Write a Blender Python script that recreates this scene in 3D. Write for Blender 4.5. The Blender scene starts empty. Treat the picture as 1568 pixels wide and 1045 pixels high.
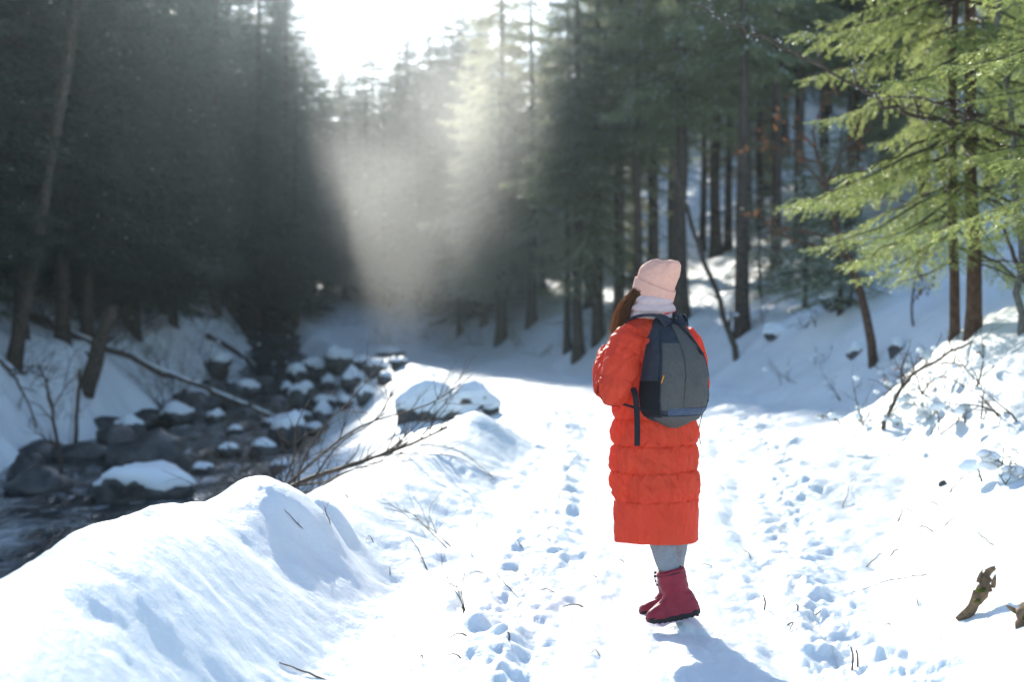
import bpy, bmesh, math, random
import numpy as np
from mathutils import Vector, Matrix

R = math.radians
scene = bpy.context.scene
col = scene.collection

# ------------------------------------------------------------------ camera
F = 2178.0            # focal length in photograph pixels (50 mm on 36 mm, 1568 px wide)
CZ = 1.476            # eye height
YH = 480.0            # horizon row of the photograph
cam_d = bpy.data.cameras.new('camera')
cam_d.lens = 50.0
cam_d.sensor_width = 36.0
cam_d.shift_y = -(522.5 - YH) / 1568.0
cam_d.clip_start = 0.05
cam_d.clip_end = 2000.0
cam_d.dof.use_dof = True
cam_d.dof.focus_distance = 6.6
cam_d.dof.aperture_fstop = 1.8
cam = bpy.data.objects.new('camera', cam_d)
cam.location = (0, 0, CZ)
cam.rotation_euler = (R(90), 0, 0)
col.objects.link(cam)
scene.camera = cam

# ------------------------------------------------------------------ light
SUN_AZ, SUN_EL = -10.0, 22.5       # degrees; azimuth from +Y towards +X
world = bpy.data.worlds.new('World')
scene.world = world
world.use_nodes = True
wn = world.node_tree
bg = wn.nodes['Background']
sky = wn.nodes.new('ShaderNodeTexSky')
sky.sky_type = 'NISHITA'
sky.sun_disc = False
sky.sun_elevation = R(SUN_EL)
sky.sun_rotation = R(SUN_AZ)
sky.air_density = 1.0
sky.dust_density = 0.4
sky.ozone_density = 1.0
sky.altitude = 600.0
wn.links.new(sky.outputs[0], bg.inputs[0])
bg.inputs[1].default_value = 0.15
sun_d = bpy.data.lights.new('sun', 'SUN')
sun_d.energy = 3.7
sun_d.angle = R(0.5)
sun_d.color = (1.0, 0.96, 0.86)
sun = bpy.data.objects.new('sun', sun_d)
sv = Vector((math.sin(R(SUN_AZ)) * math.cos(R(SUN_EL)), math.cos(R(SUN_AZ)) * math.cos(R(SUN_EL)), math.sin(R(SUN_EL))))
sun.rotation_euler = sv.to_track_quat('Z', 'Y').to_euler()
sun.location = (-10, 60, 40)
col.objects.link(sun)
scene.view_settings.view_transform = 'Standard'
scene.view_settings.look = 'None'
scene.view_settings.exposure = 1.03
scene.view_settings.gamma = 1.0
scene.view_settings.use_curve_mapping = False
cy = scene.cycles
cy.use_denoising = True
cy.max_bounces = 8
cy.diffuse_bounces = 4
cy.glossy_bounces = 2
cy.transmission_bounces = 5
cy.transparent_max_bounces = 8
cy.volume_bounces = 1
cy.sample_clamp_indirect = 4.0
cy.caustics_reflective = False
cy.caustics_refractive = False

# ------------------------------------------------------------------ numpy noise
def _h2(ix, iy, s):
    v = np.sin(ix * 127.1 + iy * 311.7 + s * 74.7) * 43758.5453
    return v - np.floor(v)
def vn2(x, y, s=0):
    ix = np.floor(x); iy = np.floor(y); fx = x - ix; fy = y - iy
    fx = fx * fx * fx * (fx * (fx * 6 - 15) + 10); fy = fy * fy * fy * (fy * (fy * 6 - 15) + 10)
    a = _h2(ix, iy, s); b = _h2(ix + 1, iy, s); c = _h2(ix, iy + 1, s); d = _h2(ix + 1, iy + 1, s)
    return (a + (b - a) * fx) * (1 - fy) + (c + (d - c) * fx) * fy      # 0..1
def fbm2(x, y, s=0, o=4):
    r = 0.0; a = 0.5
    for k in range(o):
        r = r + a * (vn2(x, y, s + k * 13.3) * 2 - 1); x = x * 2.03 + 5.1; y = y * 2.03 - 3.7; a *= 0.5
    return r
def _h3(ix, iy, iz, s):
    v = np.sin(ix * 127.1 + iy * 311.7 + iz * 191.3 + s * 74.7) * 43758.5453
    return v - np.floor(v)
def vn3(p, s=0):
    i = np.floor(p); f = p - i; f = f * f * (3 - 2 * f)
    r = 0
    for dx in (0, 1):
        for dy in (0, 1):
            for dz in (0, 1):
                w = (f[:, 0] if dx else 1 - f[:, 0]) * (f[:, 1] if dy else 1 - f[:, 1]) * (f[:, 2] if dz else 1 - f[:, 2])
                r = r + w * _h3(i[:, 0] + dx, i[:, 1] + dy, i[:, 2] + dz, s)
    return r * 2 - 1
def fbm3(p, s=0, o=3):
    r = 0; a = 0.6
    for k in range(o):
        r = r + a * vn3(p, s + 9.1 * k); p = p * 2.07 + 3.3; a *= 0.5
    return r
def sstep(a, b, x):
    t = np.clip((x - a) / (b - a), 0, 1); return t * t * (3 - 2 * t)

# ------------------------------------------------------------------ mesh helpers
class MB:
    def __init__(self): self.v = []; self.f = []; self.n = 0
    def add(self, V, Fc):
        V = np.asarray(V, float).reshape(-1, 3)
        for q in (Fc if isinstance(Fc, list) else [Fc]):
            q = np.asarray(q, np.int64)
            if q.size: self.f.append(q + self.n)
        self.v.append(V); self.n += len(V)
    def mesh(self, name, mat, smooth=True):
        V = np.concatenate(self.v) if self.v else np.zeros((0, 3))
        me = bpy.data.meshes.new(name)
        loops = np.concatenate([q.ravel() for q in self.f])
        sizes = np.concatenate([np.full(len(q), q.shape[1], np.int64) for q in self.f])
        starts = np.concatenate([[0], np.cumsum(sizes)[:-1]])
        me.vertices.add(len(V)); me.vertices.foreach_set('co', V.astype(np.float32).ravel())
        me.loops.add(len(loops)); me.loops.foreach_set('vertex_index', loops.astype(np.int32))
        me.polygons.add(len(sizes)); me.polygons.foreach_set('loop_start', starts.astype(np.int32))
        me.update(calc_edges=True); me.validate()
        me.polygons.foreach_set('use_smooth', np.full(len(me.polygons), bool(smooth)))
        if mat: me.materials.append(mat)
        return me
    def build(self, name, mat, parent=None, smooth=True):
        return link(name, self.mesh(name, mat, smooth), parent)
def link(name, me, parent=None, loc=None):
    o = bpy.data.objects.new(name, me); col.objects.link(o)
    if parent is not None: o.parent = parent
    if loc is not None: o.location = loc
    return o
def empty(name, loc=(0, 0, 0), rz=0.0):
    o = bpy.data.objects.new(name, None); col.objects.link(o)
    o.location = loc; o.rotation_euler = (0, 0, rz); o.empty_display_size = 0.2
    return o
def tag(o, label, cat, group=None):
    o['label'] = label; o['category'] = cat
    if group: o['group'] = group
    return o
def copy_tree(o, parent=None):
    c = o.copy(); col.objects.link(c); c.parent = parent
    for ch in o.children: copy_tree(ch, c)
    return c
def grid_faces(n, m, closed=False):
    i = np.arange(n - 1)[:, None]; j = np.arange(m if closed else m - 1)[None, :]
    j2 = (j + 1) % m
    return np.stack([i * m + j + 0 * i, i * m + j2, (i + 1) * m + j2, (i + 1) * m + j], -1).reshape(-1, 4)
def loft(rings, cap0=False, cap1=False):
    """rings: (n, m, 3) closed rings"""
    n, m, _ = rings.shape
    V = rings.reshape(-1, 3); Fs = [grid_faces(n, m, True)]
    if cap0:
        V = np.vstack([V, rings[0].mean(0)]); c = len(V) - 1
        Fs.append(np.array([[(k + 1) % m, k, c] for k in range(m)]))
    if cap1:
        V = np.vstack([V, rings[-1].mean(0)]); c = len(V) - 1; b = (n - 1) * m
        Fs.append(np.array([[b + k, b + (k + 1) % m, c] for k in range(m)]))
    return V, Fs
def tube(pts, rad, m=6, twist=None):
    pts = np.asarray(pts, float); n = len(pts)
    rad = np.broadcast_to(np.asarray(rad, float), (n,))
    T = np.gradient(pts, axis=0); T /= np.linalg.norm(T, axis=1)[:, None] + 1e-9
    ref = np.array([0, 0, 1.0]) if abs(T[:, 2]).mean() < 0.8 else np.array([1.0, 0, 0])
    N = np.cross(T, ref); N /= np.linalg.norm(N, axis=1)[:, None] + 1e-9
    B = np.cross(T, N)
    a = np.arange(m) * 2 * math.pi / m
    rings = pts[:, None] + rad[:, None, None] * (np.cos(a)[None, :, None] * N[:, None] + np.sin(a)[None, :, None] * B[:, None])
    return loft(rings, True, True)
def spline(pts, n):
    """Catmull-Rom through pts -> n points"""
    p = np.asarray(pts, float); p = np.vstack([2 * p[0] - p[1], p, 2 * p[-1] - p[-2]])
    k = len(p) - 3; t = np.linspace(0, k - 1e-6, n); i = t.astype(int); u = (t - i)[:, None]
    a, b, c, d = p[i], p[i + 1], p[i + 2], p[i + 3]
    return 0.5 * (2 * b + (c - a) * u + (2 * a - 5 * b + 4 * c - d) * u ** 2 + (3 * b - a - 3 * c + d) * u ** 3)
def P(px, py, Y):
    """point at depth Y on the ray of photograph pixel (px, py)"""
    return np.array([(px - 784.0) / F * Y, Y, CZ - (py - YH) / F * Y])

# ------------------------------------------------------------------ materials
def mat(name, rgb, rough=0.6, spec=0.3, var=0.0, scale=20.0, bump=0.0, bscale=None, rgb2=None, coord='Object', transl=0.0, detail=4.0, tcol=None):
    m = bpy.data.materials.new(name); m.use_nodes = True
    nt = m.node_tree; b = nt.nodes['Principled BSDF']; out = nt.nodes['Material Output']
    b.inputs['Base Color'].default_value = (*rgb, 1); b.inputs['Roughness'].default_value = rough
    b.inputs['Specular IOR Level'].default_value = spec
    tc = nt.nodes.new('ShaderNodeTexCoord')
    colsock = None
    if rgb2 is not None:
        nz = nt.nodes.new('ShaderNodeTexNoise'); nz.inputs['Scale'].default_value = scale; nz.inputs['Detail'].default_value = detail
        nt.links.new(tc.outputs[coord], nz.inputs['Vector'])
        rp = nt.nodes.new('ShaderNodeValToRGB'); rp.color_ramp.elements[0].position = 0.35; rp.color_ramp.elements[1].position = 0.65
        rp.color_ramp.elements[0].color = (*rgb, 1); rp.color_ramp.elements[1].color = (*rgb2, 1)
        nt.links.new(nz.outputs['Fac'], rp.inputs[0]); colsock = rp.outputs[0]
        nt.links.new(colsock, b.inputs['Base Color'])
    if bump > 0:
        n2 = nt.nodes.new('ShaderNodeTexNoise'); n2.inputs['Scale'].default_value = bscale or scale; n2.inputs['Detail'].default_value = 6
        nt.links.new(tc.outputs[coord], n2.inputs['Vector'])
        bp = nt.nodes.new('ShaderNodeBump'); bp.inputs['Strength'].default_value = 1.0; bp.inputs['Distance'].default_value = bump
        nt.links.new(n2.outputs['Fac'], bp.inputs['Height']); nt.links.new(bp.outputs[0], b.inputs['Normal'])
    if transl > 0:
        tr = nt.nodes.new('ShaderNodeBsdfTranslucent')
        tr.inputs['Color'].default_value = (*(tcol or rgb), 1)
        if colsock is not None and tcol is None: nt.links.new(colsock, tr.inputs['Color'])
        mx = nt.nodes.new('ShaderNodeMixShader'); mx.inputs[0].default_value = transl
        nt.links.new(b.outputs[0], mx.inputs[1]); nt.links.new(tr.outputs[0], mx.inputs[2]); nt.links.new(mx.outputs[0], out.inputs['Surface'])
    return m

def snow_mat():
    m = bpy.data.materials.new('snow'); m.use_nodes = True
    nt = m.node_tree; b = nt.nodes['Principled BSDF']
    b.inputs['Base Color'].default_value = (0.80, 0.85, 0.865, 1); b.inputs['Subsurface Weight'].default_value = 0.8; b.inputs['Subsurface Radius'].default_value = (1.0, 1.15, 1.3); b.inputs['Subsurface Scale'].default_value = 0.05; b.inputs['Roughness'].default_value = 0.55
    b.inputs['Specular IOR Level'].default_value = 0.25
    tc = nt.nodes.new('ShaderNodeTexCoord')
    h = None
    for sc, am in ((26.0, 0.010), (110.0, 0.0035)):
        n = nt.nodes.new('ShaderNodeTexNoise'); n.inputs['Scale'].default_value = sc; n.inputs['Detail'].default_value = 5; n.inputs['Roughness'].default_value = 0.6
        nt.links.new(tc.outputs['Object'], n.inputs['Vector'])
        mu = nt.nodes.new('ShaderNodeMath'); mu.operation = 'MULTIPLY_ADD'; mu.inputs[1].default_value = am
        nt.links.new(n.outputs['Fac'], mu.inputs[0])
        if h is not None: nt.links.new(h, mu.inputs[2])
        else: mu.inputs[2].default_value = 0
        h = mu.outputs[0]
    bp = nt.nodes.new('ShaderNodeBump'); bp.inputs['Strength'].default_value = 0.9; bp.inputs['Distance'].default_value = 1.0
    nt.links.new(h, bp.inputs['Height']); nt.links.new(bp.outputs[0], b.inputs['Normal'])
    return m

def needle_mat(name, c1, c2, transl, tc2):
    m = bpy.data.materials.new(name); m.use_nodes = True
    nt = m.node_tree; b = nt.nodes['Principled BSDF']; out = nt.nodes['Material Output']
    b.inputs['Roughness'].default_value = 0.42; b.inputs['Specular IOR Level'].default_value = 0.4
    oi = nt.nodes.new('ShaderNodeObjectInfo'); tcn = nt.nodes.new('ShaderNodeTexCoord')
    nz = nt.nodes.new('ShaderNodeTexNoise'); nz.inputs['Scale'].default_value = 1.7; nz.inputs['Detail'].default_value = 5
    nt.links.new(tcn.outputs['Object'], nz.inputs['Vector'])
    ad = nt.nodes.new('ShaderNodeMath'); ad.operation = 'MULTIPLY_ADD'; ad.inputs[1].default_value = 0.3
    nt.links.new(oi.outputs['Random'], ad.inputs[0])
    s = nt.nodes.new('ShaderNodeMath'); s.operation = 'SUBTRACT'; s.inputs[1].default_value = 0.15
    nt.links.new(nz.outputs['Fac'], s.inputs[0]); nt.links.new(s.outputs[0], ad.inputs[2])
    rp = nt.nodes.new('ShaderNodeValToRGB'); rp.color_ramp.elements[0].position = 0.3; rp.color_ramp.elements[1].position = 0.7
    rp.color_ramp.elements[0].color = (*c1, 1); rp.color_ramp.elements[1].color = (*c2, 1)
    nt.links.new(ad.outputs[0], rp.inputs[0]); nt.links.new(rp.outputs[0], b.inputs['Base Color'])
    tr = nt.nodes.new('ShaderNodeBsdfTranslucent'); tr.inputs['Color'].default_value = (*tc2, 1)
    mx = nt.nodes.new('ShaderNodeMixShader'); mx.inputs[0].default_value = transl
    nt.links.new(b.outputs[0], mx.inputs[1]); nt.links.new(tr.outputs[0], mx.inputs[2]); nt.links.new(mx.outputs[0], out.inputs['Surface'])
    return m

M = {}
M['snow'] = snow_mat()
M['bark'] = mat('spruce_bark', (0.045, 0.035, 0.028), 0.85, 0.15, rgb2=(0.11, 0.085, 0.065), scale=14, bump=0.012, bscale=22)
M['bark_red'] = mat('reddish_bark', (0.07, 0.042, 0.028), 0.85, 0.15, rgb2=(0.15, 0.09, 0.06), scale=12, bump=0.012, bscale=20)
M['bark_pale'] = mat('pale_bark', (0.22, 0.21, 0.18), 0.8, 0.2, rgb2=(0.1, 0.09, 0.075), scale=12, bump=0.006, bscale=20)
M['twig'] = mat('twig_bark', (0.055, 0.04, 0.032), 0.75, 0.25, rgb2=(0.12, 0.085, 0.06), scale=30)
M['greentwig'] = mat('grey_green_twig', (0.09, 0.085, 0.055), 0.6, 0.3, rgb2=(0.05, 0.06, 0.035), scale=30)
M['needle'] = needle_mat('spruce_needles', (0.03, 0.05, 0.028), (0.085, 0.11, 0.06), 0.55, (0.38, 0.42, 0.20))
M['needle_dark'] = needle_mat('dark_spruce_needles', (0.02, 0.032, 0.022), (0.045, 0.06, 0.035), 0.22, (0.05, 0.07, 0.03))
M['needle_edge'] = needle_mat('sun_painted_spruce_needles', (0.05, 0.07, 0.035), (0.10, 0.12, 0.06), 0.62, (0.58, 0.58, 0.36))  # brighter copy of the spruce needles; sunlit look put into the colour
M['fir'] = needle_mat('fir_needles', (0.05, 0.10, 0.022), (0.12, 0.17, 0.03), 0.58, (0.44, 0.50, 0.17))
M['beech'] = mat('dry_beech_leaf', (0.2, 0.075, 0.03), 0.6, 0.2, rgb2=(0.3, 0.13, 0.05), scale=6, transl=0.45)
M['sparkle_white'] = mat('sparkle_white', (0.85, 0.87, 0.9), 0.35, 0.5, transl=0.5)  # translucent white standing in for points of sparkling light
M['rock'] = mat('wet_rock', (0.03, 0.032, 0.034), 0.45, 0.4, rgb2=(0.085, 0.085, 0.08), scale=6, bump=0.02, bscale=9)
M['moss'] = mat('moss', (0.06, 0.075, 0.015), 0.9, 0.1, rgb2=(0.15, 0.15, 0.03), scale=30, bump=0.01, bscale=90)
M['wood'] = mat('weathered_wood', (0.28, 0.18, 0.10), 0.8, 0.2, rgb2=(0.10, 0.07, 0.045), scale=18, bump=0.01, bscale=30)
M['coat'] = mat('red_orange_nylon', (0.86, 0.085, 0.036), 0.5, 0.25, rgb2=(0.90, 0.10, 0.045), scale=5, bump=0.003, bscale=45, transl=0.4, tcol=(1.0, 0.19, 0.09))
def add_creases(m, amt):
    nt = m.node_tree; b = nt.nodes['Principled BSDF']; old = b.inputs['Normal'].links[0].from_socket
    tc = nt.nodes.new('ShaderNodeTexCoord'); mp = nt.nodes.new('ShaderNodeMapping'); mp.inputs['Scale'].default_value = (46, 46, 13)
    nt.links.new(tc.outputs['Object'], mp.inputs[0])
    n = nt.nodes.new('ShaderNodeTexNoise'); n.inputs['Scale'].default_value = 1.0; n.inputs['Detail'].default_value = 3; n.inputs['Distortion'].default_value = 0.6
    nt.links.new(mp.outputs[0], n.inputs['Vector'])
    bp = nt.nodes.new('ShaderNodeBump'); bp.inputs['Distance'].default_value = amt; bp.inputs['Strength'].default_value = 1.0
    nt.links.new(n.outputs['Fac'], bp.inputs['Height']); nt.links.new(old, bp.inputs['Normal']); nt.links.new(bp.outputs[0], b.inputs['Normal'])
add_creases(M['coat'], 0.019)
M['hat'] = mat('pink_knit', (0.80, 0.42, 0.31), 0.85, 0.2, rgb2=(0.84, 0.46, 0.35), scale=60, bump=0.0015, bscale=260)
M['scarf'] = mat('pale_pink_scarf', (0.68, 0.49, 0.46), 0.85, 0.2, rgb2=(0.73, 0.54, 0.51), scale=40, bump=0.0015, bscale=220)
M['jeans'] = mat('grey_denim', (0.22, 0.235, 0.25), 0.8, 0.2, rgb2=(0.29, 0.305, 0.32), scale=170, bump=0.002, bscale=150)
M['boot'] = mat('dark_red_boot', (0.22, 0.010, 0.028), 0.5, 0.35, rgb2=(0.27, 0.016, 0.036), scale=20, bump=0.003, bscale=60)
M['rubber'] = mat('black_rubber', (0.015, 0.015, 0.017), 0.6, 0.3, bump=0.001, bscale=80)
M['packgrey'] = mat('charcoal_canvas', (0.082, 0.080, 0.076), 0.8, 0.2, rgb2=(0.105, 0.102, 0.097), scale=160, bump=0.0012, bscale=300)
M['packnavy'] = mat('navy_nylon', (0.026, 0.031, 0.042), 0.65, 0.25, rgb2=(0.038, 0.045, 0.058), scale=30, bump=0.0015, bscale=120)
M['packblue'] = mat('blue_grey_nylon', (0.045, 0.065, 0.11), 0.65, 0.3, rgb2=(0.06, 0.085, 0.135), scale=60, bump=0.0015, bscale=120)
M['packblack'] = mat('black_mesh', (0.01, 0.011, 0.013), 0.7, 0.2, bump=0.0015, bscale=400)
M['webbing'] = mat('black_webbing', (0.014, 0.016, 0.02), 0.7, 0.2, bump=0.001, bscale=300)
M['orange'] = mat('orange_pull', (0.8, 0.28, 0.02), 0.5, 0.3)
M['skin'] = mat('skin', (0.62, 0.36, 0.27), 0.5, 0.3, rgb2=(0.66, 0.40, 0.31), scale=20)
M['hair'] = mat('brown_hair', (0.11, 0.05, 0.02), 0.35, 0.5, rgb2=(0.24, 0.12, 0.05), scale=40, transl=0.5, tcol=(0.6, 0.33, 0.12))
M['eye'] = mat('eye', (0.7, 0.7, 0.7), 0.15, 0.5)
def water_mat():
    m = bpy.data.materials.new('stream_water'); m.use_nodes = True
    nt = m.node_tree; b = nt.nodes['Principled BSDF']
    b.inputs['Roughness'].default_value = 0.1; b.inputs['Specular IOR Level'].default_value = 0.5
    tc = nt.nodes.new('ShaderNodeTexCoord'); mp = nt.nodes.new('ShaderNodeMapping'); mp.inputs['Scale'].default_value = (1.6, 0.7, 1)
    nt.links.new(tc.outputs['Object'], mp.inputs[0])
    n = nt.nodes.new('ShaderNodeTexNoise'); n.inputs['Scale'].default_value = 1.3; n.inputs['Detail'].default_value = 8; n.inputs['Roughness'].default_value = 0.7
    n.inputs['Distortion'].default_value = 0.8
    nt.links.new(mp.outputs[0], n.inputs['Vector'])
    rp = nt.nodes.new('ShaderNodeValToRGB'); e = rp.color_ramp.elements
    e[0].position = 0.49; e[0].color = (0.008, 0.013, 0.016, 1); e[1].position = 0.70; e[1].color = (0.5, 0.53, 0.55, 1)
    nt.links.new(n.outputs['Fac'], rp.inputs[0]); nt.links.new(rp.outputs[0], b.inputs['Base Color'])
    n2 = nt.nodes.new('ShaderNodeTexNoise'); n2.inputs['Scale'].default_value = 5; n2.inputs['Detail'].default_value = 5
    nt.links.new(mp.outputs[0], n2.inputs['Vector'])
    bp = nt.nodes.new('ShaderNodeBump'); bp.inputs['Distance'].default_value = 0.06; bp.inputs['Strength'].default_value = 1
    nt.links.new(n2.outputs['Fac'], bp.inputs['Height']); nt.links.new(bp.outputs[0], b.inputs['Normal'])
    return m
M['water'] = water_mat()
# ================================================================== terrain
def curve(pts):
    xs = np.array([p[0] for p in pts], float); ys = np.array([p[1] for p in pts], float)
    g = np.linspace(-20, 220, 4801); v = np.interp(g, xs, ys)
    k = np.exp(-0.5 * (np.arange(-60, 61) / 18.0) ** 2); k /= k.sum()
    v = np.convolve(np.pad(v, 60, mode='edge'), k, 'valid')
    return lambda y: np.interp(y, g, v)
cx = curve([(-20, .3), (0, .4), (6, .55), (13, 1.15), (20, 1.35), (27, .9), (36, -.9), (46, -3.6), (60, -8), (120, -22), (220, -50)])
pR = curve([(-20, .75), (6, .75), (9, 1.6), (13, 2.5), (18, 2.9), (27, 2.6), (36, 2.0), (46, 1.8), (220, 2)])
crx = curve([(-20, -1.6), (4, -1.58), (7.2, -1.42), (9.5, -1.3), (13, -.8), (14.5, -.35), (17, -.45), (22, -.9), (27, -1.5), (36, -3.1), (46, -5.4), (60, -9.8), (220, -52)])
crz = curve([(-20, .4), (4, .63), (5, .60), (6.3, .56), (7.3, .56), (7.9, .50), (8.5, .27), (9.5, .23), (11.5, .2), (13, .27), (14.6, .34), (16.5, .12), (19, .06), (22, .05), (27, .05), (36, .12), (50, .15), (220, .2)])
crw = curve([(-20, .85), (7, .85), (8.2, .75), (12, 1.0), (14, .75), (18, .6), (220, .8)])     # reach of the bank towards the path
sx = curve([(-20, -5.2), (5, -5.4), (17, -6.0), (25, -6.3), (34, -6.2), (40, -6.3), (50, -8.2), (70, -15), (120, -30), (220, -60)])
shw = curve([(-20, 2.0), (5, 2.0), (17, 2.1), (25, 2.1), (34, 1.8), (40, 1.4), (50, .8), (220, .6)])
wz = curve([(-20, -1.5), (5, -1.35), (17, -1.22), (28, -1.1), (34, -.95), (40, -.7), (46, -.4), (60, -.3), (220, -.3)])
def rise(y): return .13 * np.maximum(y - 44, 0) * sstep(44, 54, y)

rng = np.random.RandomState(7)
# footprints: (x, y, angle, length, width, depth)
prints = []
for k in range(260):
    y = 5.2 * math.exp(rng.rand() * 1.35)
    lane = rng.choice([-.72, -.45, .1, .55, .75, .95], p=[.33, .22, .05, .08, .14, .18])
    off = lane + rng.randn() * .16
    if y > 9 and off > .5: off += (y - 9) * .12 * rng.rand()
    prints.append((float(cx(y)) + off, y, rng.randn() * .35, .11 + .06 * rng.rand(), .05 + .03 * rng.rand(), .005 + .010 * rng.rand() * (1 if abs(lane) > .3 else .3)))
lumps = []
for k in range(90):
    y = 5.0 * math.exp(rng.rand() * 1.1)
    side = rng.rand() < .55
    off = (-.62 + rng.randn() * .17) if side else (.80 + rng.randn() * .2 + max(0, y - 8) * .1)
    lumps.append((float(cx(y)) + off, y, .05 + .09 * rng.rand() ** 2, .006 + .022 * rng.rand() ** 1.5))
mounds = [  # x, y, rx, ry, height : drifts and snow-buried things
    (-1.12, 7.45, .30, .42, .20), (-1.75, 6.1, .5, .8, .10), (-1.4, 5.2, .35, .5, .06), (-.55, 8.6, .35, .3, .09), (-.98, 8.05, .13, .13, .12),
    (-.1, 14.6, .75, .9, .16), (-1.1, 12.6, .6, .8, .10), (-.75, 10.4, .5, .6, .07), (.05, 18.2, .7, .8, .14), (.55, 20.8, .6, .7, .10),
    (4.55, 14.3, .85, 1.6, .62), (5.3, 12.2, 1.3, 2.0, .5), (4.2, 12.2, .6, .5, .16), (3.3, 9.2, .8, .6, .10), (2.5, 7.2, .35, .3, .10), (2.75, 6.6, .5, .4, .12),
    (4.6, 26.5, .9, 1.2, .28), (5.3, 24.5, .7, .9, .22), (4.4, 22.0, .5, .6, .12), (3.9, 19.0, .5, .8, .10), (-2.6, 24, 1.2, 1.6, .22), (-2.2, 30, 1.2, 2., .22),
    (-3.4, 35, 1, 2, .25), (-2.8, 20, .9, 1., .18), (.80, 6.60, .10, .08, .035),
]
def height(x, y, fine=True):
    x = np.asarray(x, float); y = np.asarray(y, float)
    c = cx(y); z = np.zeros_like(x)
    # right side
    d = x - (c + pR(y))
    dp = np.maximum(d, 0)
    near = sstep(18, 9, y)
    prof = (1 - near) * (1.05 * sstep(-.15, 2.1, d) + .34 * np.maximum(d - 1.0, 0)) + near * (.20 * sstep(0, 1.0, d) + .27 * dp)
    z += prof + .05 * np.maximum(x - c, 0) * sstep(8, 14, y) * sstep(30, 20, y)
    # left bank along the stream
    r = x - crx(y); h = crz(y)
    right_prof = sstep(1, 0, r / crw(y))
    ws = wz(y) - .35
    edge = sx(y) + shw(y) + .7 * fbm2(x * .35 + 3.3, y * .75, 111, 3)
    base = z
    drop = sstep(0, 1, (crx(y) - x) / np.maximum(crx(y) - edge + .25, .6))
    zl = h + (ws - h) * drop
    z = np.where(r > 0, base + h * right_prof, zl)
    # far bank of the stream
    le = sx(y) - shw(y) + .6 * fbm2(x * .35 + 7.3, y * .75, 113, 3)
    e = le - x
    bank = 1.75 * sstep(-.3, 1.7, e) + .42 * np.maximum(e - .8, 0) + .15 * np.maximum(e - 6, 0)
    z = np.where(e > -.35, np.maximum(z, ws + bank), z)
    z = z + rise(y)
    # large undulation
    off_path = sstep(.9, 1.7, np.abs(x - c))
    inwater = sstep(.2, -.5, np.abs(x - sx(y)) - shw(y))
    z += fbm2(x * .42, y * .42, 3, 3) * .22 * off_path * sstep(5, 14, y) * (1 - .7 * inwater)
    z += fbm2(x * 1.5, y * 1.3, 5, 3) * (.045 + .09 * sstep(14, 26, y)) * (.25 + .75 * off_path) * sstep(3, 8, y)
    mxn = x + .10 * fbm2(x * 2.6, y * 2.6, 101, 3); myn = y + .12 * fbm2(x * 2.6, y * 2.6, 103, 3)
    for (mx, my, rx, ry, hh) in mounds:
        q = ((mxn - mx) / rx) ** 2 + ((myn - my) / ry) ** 2
        z += hh * np.exp(-q * 1.1)
    if not fine: return z
    # trampled snow of the path
    a = x - c
    nearf = sstep(34, 16, y)
    tramp = sstep(1.35 + .10 * np.maximum(y - 7, 0), .8, np.abs(a - .1)) * nearf
    edge_l = np.exp(-((a + .62) / .24) ** 2) * nearf; edge_r = np.exp(-((a - .85 - .1 * np.maximum(y - 8, 0)) / .30) ** 2) * nearf
    fieldr = sstep(.7, 1.2, a) * sstep(20, 14, y) * sstep(4.4, 3.2, a)
    wx = x + .04 * fbm2(x * 9, y * 9, 21, 2); wy = y + .04 * fbm2(x * 9, y * 9, 22, 2)
    bil = np.abs(fbm2(wx * 6.5, wy * 6.5, 31, 4))
    z += tramp * (.018 * fbm2(x * 9, y * 3.6, 41, 4) + .022 * fbm2(a * 6.5, y * .7, 45, 3) + .020 * fbm2(wx * 3.4, wy * 2.2, 43, 3))
    z += (edge_l + 1.15 * edge_r) * (.045 * (bil - .12) + .006)
    z += fieldr * (.035 * fbm2(x * 3.6, y * 2.2, 51, 4) + .035 * (np.abs(fbm2(wx * 4, wy * 3, 53, 3)) - .15))
    crumb = np.clip(edge_l * 1.0 + edge_r * 1.2, 0, 1.2)
    z += crumb * (.048 * fbm2(wx * 4, wy * 3.4, 91, 4) + .011 * fbm2(wx * 15, wy * 13, 93, 3))
    # wheel / foot groove right of the walker
    g = a - (.62 + .05 * np.sin(y * 1.7)) - .05 * np.maximum(y - 8, 0)
    z -= .045 * np.exp(-(g / .075) ** 2) * sstep(22, 15, y) * (.4 + .6 * vn2(x * 5, y * 4, 61))
    g2 = a + .42 + .04 * np.sin(y * 1.3)
    z -= .035 * np.exp(-(g2 / .10) ** 2) * sstep(24, 16, y) * (.3 + .7 * vn2(x * 5, y * 4, 63))
    # wind-smoothed side drifts: gentle ripples
    left = sstep(-.6, -.9, a) * sstep(18, 12, y) * (r > -.8)
    z += left * (.030 * fbm2(x * 2.6, y * 2.6, 71, 4) + .010 * fbm2(x * 9, y * 8, 73, 3))
    z += left * .030 * (np.abs(fbm2(wx * 3.2, wy * 3.2, 77, 4)) - .12) * sstep(-1.9, -1.2, a)
    # slumped hollows in the near bank
    for (hx, hy, rr, dd) in ((-1.02, 7.12, .085, .07), (-1.55, 5.95, .16, .07), (-1.25, 6.5, .2, .06), (-.62, 7.7, .2, .06), (-.45, 9.1, .22, .05)):
        z -= dd * np.exp(-(((x - hx) ** 2 * .5 + (y - hy) ** 2) / rr ** 2))
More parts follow.
